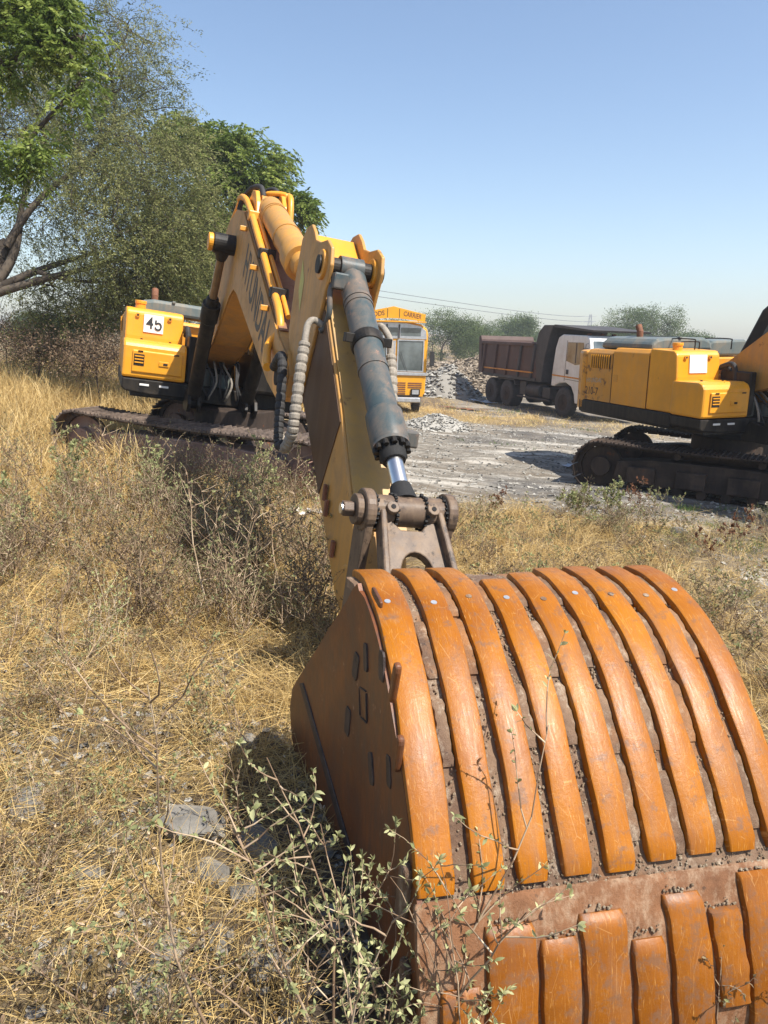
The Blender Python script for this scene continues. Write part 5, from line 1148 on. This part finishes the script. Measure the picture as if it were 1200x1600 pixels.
# litter and small things
def sheet(name, px_, py_, lx, ly, mat, label, cat, seed, rz=0, hh=.03):
    p = gat(px_, py_); r_ = np.random.default_rng(seed); n = 12; a = np.linspace(-.5, .5, n); A, B_ = np.meshgrid(a, a); x = A*lx*(1+.15*np.sin(B_*7+seed)); y = B_*ly*(1+.2*np.cos(A*6+seed))
    X_ = p.x+x*math.cos(rz)-y*math.sin(rz); Y_ = p.y+x*math.sin(rz)+y*math.cos(rz); Z_ = hz(X_, Y_)+.02+hh*vn(X_*3, Y_*3, lx*.5, seed); V1 = np.stack([X_, Y_, Z_], -1).reshape(-1, 3); V2 = V1-np.array([0, 0, .003])
    I = np.arange(n*n).reshape(n, n); Fq = np.stack([I[:-1, :-1], I[:-1, 1:], I[1:, 1:], I[1:, :-1]], -1).reshape(-1, 4)
    o = npmesh(name, np.concatenate([V1, V2]), np.concatenate([Fq, (Fq+n*n)[:, ::-1]]), mat, smooth=True); return tag(o, label, cat)
LIT = plain('white_plastic', (.72, .72, .72), .5, 0, .1, 10, .1); BLU = plain('pale_blue_sheet', (.42, .47, .52), .6, 0, .2, 4, .1)
sheet('plastic_sheet', 478, 806, .38, .26, LIT, 'crumpled white plastic sheet on the ground behind the arm', 'litter', 1, .1, .08)
sheet('plastic_sheet', 892, 731, .30, .22, BLU, 'pale bluish plastic scrap left of the right excavator track', 'litter', 2, .4, .05)
sheet('metal_sheet', 770, 630, 1.7, 1.2, BLU, 'grey-blue flat sheet lying beside the tipper rear wheels', 'sheet', 3, .2, .1)
sheet('plank', 725, 640, 1.6, .35, RUSTP, 'brownish board lying on the dry grass near the truck', 'board', 4, -.5, .06)
sheet('paper_scrap', 270, 848, .10, .16, LIT, 'small white scrap caught among the dry weeds', 'litter', 5, 1, .05)
p = gat(112, 585); m = MB(); m.tube([(p.x, p.y, p.z-.1), (p.x+.01, p.y, p.z+.45), (p.x+.03, p.y, p.z+.95)], [.018, .016, .014], 8); m.tube([(p.x+.03, p.y, p.z+.95), (p.x+.03, p.y, p.z+1.02)], .035, 8)
tag(m.build('stake', plain('pale_wood', (.42, .34, .24), .8), None), 'thin pale stake with a knobbed top under the acacia', 'stake')

# power line: two cables and a distant pylon
py_ = at(918, 545, 380); pl = empty('pylon', Matrix.Translation((py_[0], py_[1], -2))); tag(pl, 'distant faint lattice pylon above the tipper cab', 'pylon')
m = MB(); hgt = 15.5
for sx_ in (-1, 1):
    for sy_ in (-1, 1): m.tube([(sx_*1.6, sy_*1.6, 0), (sx_*.4, sy_*.4, hgt)], .12, 5)
for k in range(7):
    z0 = hgt*k/7; z1 = hgt*(k+1)/7; w0 = 1.6-1.2*k/7; w1 = 1.6-1.2*(k+1)/7; m.tube([(-w0, -w0, z0), (w1, -w1, z1)], .07, 4); m.tube([(w0, -w0, z0), (-w1, -w1, z1)], .07, 4)
STL = plain('pylon_steel', (.3, .3, .3), .6, .3); m.build('tower', STL, pl)
m = MB()
for z0 in (hgt-1, hgt-3.5): m.tube([(-3, 0, z0), (3, 0, z0)], .1, 5)
m.build('crossarm', STL, pl)
for k, (ya, yb, za) in enumerate(((452, 490, -1), (462, 503, 1))):
    A = Vector(at(540, ya-6, 62)); A2 = Vector(at(150, 405+k*10, 40)); B = Vector((py_[0]+(-3 if k == 0 else 3), py_[1], -2+hgt-(1 if k == 0 else 3.5)))
    n = 40; pts = [A2+(A-A2)*(i/10) for i in range(10)]+[A+(B-A)*(i/n)-Vector((0, 0, 1.6*4*(i/n)*(1-i/n)*.5)) for i in range(n+1)]
    m = MB(); m.tube(pts, [.022]*10+[.022+.09*(i/n) for i in range(n+1)], 5); tag(m.build('power_cable', plain('cable_grey', (.12, .12, .13), .6), None), ('upper' if k == 0 else 'lower')+' of the two power cables crossing the sky to the pylon', 'cable', 'power cables')

# ---------------------------------------------------------------- weeds
def leaf_strips(P, D, L, Wd, rng, curl=.6):
    n = len(P); r = rng.normal(size=(n, 3)); r[:, 2] += .8; s = np.cross(D, r); s /= np.linalg.norm(s, axis=1, keepdims=True)+1e-9; nn = np.cross(s, D)
    L = np.asarray(L)[:, None]; Wd = np.asarray(Wd)[:, None]; c = rng.normal(.5, .5, (n, 1))*curl; rows = []
    for t, w_ in ((0, .12), (.28, .85), (.6, 1.0), (.85, .55), (1, .05)):
        ce = P+D*L*t*(1-.25*abs(c)*t)-nn*L*c*t*t; fold = nn*Wd*w_*.16
        rows += [ce-s*Wd*w_*.5+fold, ce, ce+s*Wd*w_*.5+fold]
    Vv = np.stack(rows, 1).reshape(-1, 3); q = []
    for a in range(4):
        for b in (0, 1): q.append((a*3+b, a*3+b+1, a*3+b+4, a*3+b+3))
    return Vv, (np.arange(n)[:, None, None]*15+np.array(q)[None]).reshape(-1, 4), 15
def weed_arrays(rng, h, nst=3, nbr=9, lden=9, lsize=.02, fine=False, lean=.35, thick=.004, cluster=1.0, green=.5):
    segs = []; LP = []; LD = []; LT = []; LS = []
    for s in range(nst):
        d = np.array([rng.normal()*lean, rng.normal()*lean, 1.]); d /= np.linalg.norm(d); hh = h*rng.uniform(.6, 1.0); p = np.array([rng.normal()*.03, rng.normal()*.03, -.03]); k = 9; path = [p]
        for i in range(k): d = d+rng.normal(size=3)*.11+np.array([0, 0, .03]); d /= np.linalg.norm(d); path.append(path[-1]+d*hh/k)
        for i in range(k): segs.append((path[i], path[i+1], thick*(1-.75*i/k), thick*(1-.75*(i+1)/k)))
        for b in range(nbr):
            i = rng.integers(2, k); f = rng.random(); q = path[i]*(1-f)+path[i+1]*f if i < k else path[i]; a = rng.uniform(0, 6.28); bd = np.array([math.cos(a), math.sin(a), rng.uniform(.3, 1.3)]); bd /= np.linalg.norm(bd); bl = hh*rng.uniform(.12, .38)*(1.15-i/k*.5); bp_ = [q]; kk = 5
            for j in range(kk): bd = bd+rng.normal(size=3)*.16+np.array([0, 0, .07]); bd /= np.linalg.norm(bd); bp_.append(bp_[-1]+bd*bl/kk)
            for j in range(kk): segs.append((bp_[j], bp_[j+1], thick*.5*(1-.13*j), thick*.5*(1-.13*(j+1))))
            dry = rng.random()
            for _ in range(int(lden*(.5+bl/h*3))):
                j = min(kk-1, int(rng.uniform(.15, 1)**.6*kk)); f = rng.random(); lp = bp_[j]*(1-f)+bp_[j+1]*f; ld = bd+rng.normal(size=3)*.75+np.array([0, 0, -.1]); ld /= np.linalg.norm(ld)
                LP.append(lp); LD.append(ld); LT.append(np.clip(rng.normal(green+(dry-.5)*.4, .15), 0, 1)); LS.append(rng.uniform(.5, 1.15))
            for _ in range(int(3*cluster)):
                ld = bd+rng.normal(size=3)*.6; ld /= np.linalg.norm(ld); LP.append(bp_[-1]); LD.append(ld); LT.append(np.clip(green+rng.normal()*.2+.15, 0, 1)); LS.append(rng.uniform(.6, 1.2))
    Vs, Fs = tubes_np(segs, 5 if fine else 3); ts = np.repeat(np.clip(rng.normal(.55, .2, len(segs)), 0, 1), 10 if fine else 6)
    LP = np.array(LP); LD = np.array(LD); LS = np.array(LS)*lsize
    if fine: Vl, Fl, c = leaf_strips(LP, LD, LS, LS*rng.uniform(.28, .5, len(LS)), rng)
    else: Vl, Fl = leaves_np(LP, LD, LS*1.1, LS*.5, rng); c = 4
    return (Vs, Fs, ts), (Vl, Fl, np.repeat(np.array(LT), c))
def make_weed(name, arrays, loc, label, cat, group, lm=WLEAF, rz=0, sc=1.0, sm=DRYG):
    (Vs, Fs, ts), (Vl, Fl, tl) = arrays
    root = empty(name, Matrix.Translation(loc) @ Matrix.Rotation(rz, 4, 'Z') @ Matrix.Scale(sc, 4)); tag(root, label, cat, group)
    npmesh('stem', Vs, Fs, sm, ts, parent=root); npmesh('leaves', Vl, Fl, lm, tl, parent=root); return root
def thicket(name, variants, spots, rng, lm=WLEAF):
    VS, FS, TS, MI = [], [], [], []; off = 0
    for (x, y, sc) in spots:
        (Vs, Fs, ts), (Vl, Fl, tl) = variants[rng.integers(len(variants))]; a = rng.uniform(0, 6.28); ca, sa = math.cos(a), math.sin(a); Rm = np.array([[ca, -sa, 0], [sa, ca, 0], [0, 0, 1]]); z = H(x, y)
        tf = rng.normal()*.14; sq = np.array([sc, sc, sc*rng.uniform(.8, 1.1)])
        for (Vq, Fq, tq, mi) in ((Vs, Fs, ts, 0), (Vl, Fl, tl, 1)):
            VS.append((Vq*sq)@Rm.T+np.array([x, y, z])); FS.append(Fq+off); TS.append(np.clip(tq+tf, 0, 1)); MI.append(np.full(len(Fq), mi)); off += len(Vq)
    return tag(npmesh(name, np.concatenate(VS), np.concatenate(FS), [DRYG, lm], np.concatenate(TS), np.concatenate(MI)), kind='stuff')
rg = np.random.default_rng(77)
VAR = [weed_arrays(np.random.default_rng(300+i), .9, 5, 12, 6, .025, False, .36, .006, 1, .32) for i in range(5)]+[weed_arrays(np.random.default_rng(310+i), 1.1, 3, 10, 3, .028, False, .3, .008, 1, .45) for i in range(4)]
VARB = [weed_arrays(np.random.default_rng(320+i), .6, 7, 11, 3, .022, False, .55, .0045, 1, .2) for i in range(5)]
VARS = [weed_arrays(np.random.default_rng(340+i), .38, 4, 7, 7, .024, False, .5, .003, 1, .45) for i in range(5)]
def in_bucket(x, y): return x > -.75 and x < 2.2 and y > 1.35 and y < 4.2 and (x-(-.75))*.974 > (-(y-2.4))*.2-.0
def free(x, y):
    if in_bucket(x, y): return False
    dx, dy = x+2.35, y-11.35; u_ = dx*.945-dy*.326; v_ = dx*.326+dy*.945
    if abs(u_) < 2.35 and abs(v_) < 1.55: return False
    dx, dy = x-5.75, y-12.3; u_ = dx*.857-dy*.515; v_ = dx*.515+dy*.857
    if abs(u_) < 2.4 and abs(v_) < 1.6: return False
    return True
sp1 = []
while len(sp1) < 340:
    y = rg.uniform(3.3, 9.9); x = rg.uniform(-5.4, -.1)*(.55+.06*y)
    d = .95*float(vn(x, y, 1.1, 90)) + .25
    if y < 4.2: d *= .6
    if y > 8.2: d *= .8
    if rg.random() < d and free(x, y) and not (x > -.9 and y < 4.2): sp1.append((x, y, rg.uniform(.55, 1.15)*(.62 if y < 4.6 else (.88 if y > 7.6 else 1.0))))
thicket('weed_thicket', VAR, sp1[:215], rg); thicket('dry_twig_thicket', VARB, sp1[215:], rg, WLEAF)
sp2 = []
while len(sp2) < 190:
    x = rg.uniform(.7, 6.2); y = rg.uniform(4.3, 10.4)
    if free(x, y) and rg.random() < (1.15-gravel_zone(x, y)*.85)*float(.35+.8*vn(x, y, .9, 91)) and y < (9.2-.25*x if x < 2.2 else 10.4): sp2.append((x, y, rg.uniform(.55, 1.25)))
thicket('weed_thicket', VARS, sp2[:115], rg); thicket('dry_twig_thicket', VARB, [(a, b, c*.75) for a, b, c in sp2[115:]], rg)
sp3 = [(rg.uniform(-2.3, -.2), rg.uniform(1.5, 3.6), rg.uniform(.3, .75)) for _ in range(95)]
thicket('low_weeds', VARS+VARB[:2], [q for q in sp3 if free(q[0], q[1])], rg)
# individual weeds, each with stems and leaves of its own
IW = [  # px, py of the foot, height, nst, leaf size, green, label
 (350, 1640, 1.42, 1, .026, .55, 'tall pale dry stem with a few grey-green leaves left of the bucket'),
 (640, 1680, 1.34, 3, .034, .75, 'green-tipped weed rising in front of the left bucket bars'),
 (540, 1690, 1.22, 3, .036, .75, 'leafy weed with drooping tips before the shaded bucket side'),
 (455, 1640, .95, 3, .032, .65, 'bushy pale weed between the tall stem and the bucket'),
 (705, 1740, 1.12, 2, .034, .8, 'short green weed at the bottom edge against the lower bars'),
 (590, 1740, .72, 3, .034, .8, 'low leafy weed at the bottom edge in front of the bucket corner'),
 (160, 1600, .66, 2, .034, .45, 'thin forked dry weed at the bottom left'),
 (270, 1650, .45, 3, .030, .5, 'small dry weed at the bottom edge near the tall stem'),
 (1130, 1660, .62, 1, .026, .3, 'bare leaning twig in front of the lower right bars'),
 (1215, 1640, .55, 2, .026, .3, 'twiggy dry weed at the bottom right corner'),
 (400, 1180, .70, 3, .030, .6, 'pale woolly weed close to the left side of the bucket'),
 (375, 1320, .55, 3, .028, .55, 'spindly weed over the rocks left of the bucket'),
 (120, 1130, .6, 4, .026, .35, 'dry seedy weed at the left edge of the straw patch'),
 (70, 980, .7, 4, .026, .35, 'twiggy dark weed at the far left above the straw'),
 (560, 1560, .6, 3, .032, .7, 'weed rooted in the shadow at the foot of the bucket side')]
for i, (px_, py_, h_, ns, ls, gr_, lb) in enumerate(IW):
    p = gat(px_, py_); ar_ = weed_arrays(np.random.default_rng(400+i), h_, ns, 12 if h_ > .6 else 9, 10 if gr_ > .6 else 6, ls*.66, True, .10 if ns == 1 else .26, .0055 if h_ > 1.2 else .0036, 1.5, gr_)
    make_weed('weed', ar_, (p.x, p.y, H(p.x, p.y)), lb, 'weed', 'foreground weeds', WLEAFG if gr_ > .6 else WLEAF)
RDW = [(300, 745, .95, 'weed with red-brown dead leaves in front of the left track'), (1150, 850, .55, 'red-brown withered weed before the right track near the edge'), (480, 790, .45, 'withered reddish twig plant beside the arm'), (985, 800, .5, 'dry weed with curled brown leaves in the right grass'), (770, 800, .35, 'small reddish weed right of the linkage'), (1110, 870, .5, 'bare brown twigs in front of the right track')]
for i, (px_, py_, h_, lb) in enumerate(RDW):
    p = gat(px_, py_); ar_ = weed_arrays(np.random.default_rng(450+i), h_, 3, 8, 9, .034, False, .35, .004, 2, .5); make_weed('dead_weed', ar_, (p.x, p.y, H(p.x, p.y)), lb, 'weed', 'red-brown dead weeds', REDL)
SHR = [(215, 800, .95, 'tall grey weed in front of the middle of the left track'), (110, 790, 1.0, 'grey-leaved weed hiding the left end of the near track'), (390, 810, .95, 'forked pale weed before the right half of the left track'), (955, 800, .5, 'pale weed standing left of the right track shadow'), (900, 810, .55, 'leafy weed with a bent tip in front of the right track'), (30, 850, .8, 'thin weed at the far left edge of the thicket')]
for i, (px_, py_, h_, lb) in enumerate(SHR):
    p = gat(px_, py_); ar_ = weed_arrays(np.random.default_rng(470+i), h_, 4, 12, 12, .042, False, .3, .0055, 2, .7); make_weed('tall_weed', ar_, (p.x, p.y, H(p.x, p.y)), lb, 'weed', 'tall weeds in front of the tracks', WLEAF)

# ---------------------------------------------------------------- grasses and straw
one = lambda x, y: np.ones_like(x)
gr_ = np.random.default_rng(88)
ROCKS = np.array([(*tuple(gat(a, b))[:2], c) for a, b, c, d in RK])
def nb(x, y):
    k = np.where((x > -.2) & (y > 1.5) & (y < 3.6) & (x < 1.8), 0, 1.0)
    for a, b, c in ROCKS: k = k*np.where(np.hypot(x-a, y-b-.05) < c*1.5, .12, 1)
    return k
grass('straw_litter', -2.6, .9, 1.1, 4.2, 21000, .32, .0027, .10, .12, lambda x, y: nb(x, y)*np.where(vn(x, y, .45, 70) > .5, 1, .16), gr_, lift=.05)
grass('straw_litter', -6.5, .2, 3.6, 10.5, 42000, .40, .0042, .22, .18, lambda x, y: np.where(vn(x, y, .8, 71) > .3, 1, .35), gr_, lift=.05)
grass('straw_litter', .5, 7.5, 3.2, 10.5, 30000, .30, .004, .2, .18, lambda x, y: (1-gravel_zone(x, y)*.92)*np.where(vn(x, y, .8, 72) > .3, 1, .4), gr_, lift=.04)
grass('dry_grass', -3.6, .0, 1.6, 9.5, 22000, .28, .0036, .8, .5, lambda x, y: nb(x, y), gr_, clump=800)
grass('dry_grass', .6, 6.0, 3.4, 9.4, 30000, .34, .0042, .7, .6, lambda x, y: (1-gravel_zone(x, y)*.95), gr_, clump=650, tint=(.62, .18))
grass('dry_grass', -16, -3.0, 9.0, 22, 70000, .85, .010, 1.0, .5, lambda x, y: np.where((x+3.0)*.9+ (y-11)*.15 < 0, 1, .0), gr_, clump=2600, tint=(.6, .17))
grass('dry_grass', -9, -3.2, 5.5, 11, 26000, .48, .007, .9, .5, lambda x, y: np.where(x < -3.6-.18*(y-6), 1, .1), gr_, clump=900, tint=(.62, .17))
grass('dry_grass', -14, -2, 21, 40, 26000, 1.0, .02, 1.0, .5, one, gr_, clump=1800, tint=(.5, .17), k=2)
grass('dry_grass', -6, 10, 21.2, 32, 34000, .26, .009, .6, .6, lambda x, y: (1-gravel_zone(x, y))*np.where((x > 1.0) & (y > 27), .25, 1), gr_, clump=2400, tint=(.72, .15), k=2)
grass('green_grass', 2.6, 5.6, 8.2, 10.6, 3500, .16, .006, 1.0, .5, lambda x, y: np.where(vn(x, y, .5, 74) > .55, 1, .05), gr_, clump=90, mats=tinted('fresh_green_grass', [(0, (.06, .10, .02)), (1, (.17, .26, .06))], .6, .3))
grass('green_grass', -5, 8, 13, 30, 3000, .16, .014, 1.0, .5, lambda x, y: np.where(vn(x, y, 1.5, 75) > .6, 1, .0), gr_, clump=160, mats=bpy.data.materials['fresh_green_grass'])
# curled dead leaves on the ground
x = gr_.uniform(-3.5, .4, 9000); y = gr_.uniform(1.3, 6.5, 9000); kp = nb(x, y) > .5; x = x[kp]; y = y[kp]
P = np.stack([x, y, hz(x, y)+gr_.uniform(.0, .07, len(x))], -1); D = gr_.normal(size=(len(x), 3)); D[:, 2] *= .5; D /= np.linalg.norm(D, axis=1, keepdims=True)
Vv, Fv, c_ = leaf_strips(P, D, gr_.uniform(.014, .034, len(x)), gr_.uniform(.005, .013, len(x)), gr_, 1.0)
tag(npmesh('dead_leaf_litter', Vv, Fv, DRYG, np.repeat(np.clip(gr_.normal(.62, .22, len(x)), 0, 1), c_)), kind='stuff')

# ---------------------------------------------------------------- haze
HAZE = .0013
m = MB(); m.box(-420, 420, -40, 430, -12, 26)
hm = bpy.data.materials.new('haze_air'); hm.use_nodes = True; t = hm.node_tree; t.nodes.clear()
o_ = t.nodes.new('ShaderNodeOutputMaterial'); pv = t.nodes.new('ShaderNodeVolumePrincipled'); pv.inputs['Color'].default_value = (.93, .95, 1, 1); pv.inputs['Density'].default_value = HAZE; pv.inputs['Anisotropy'].default_value = .35
t.links.new(pv.outputs[0], o_.inputs['Volume'])
tag(m.build('haze', hm, None), kind='stuff')
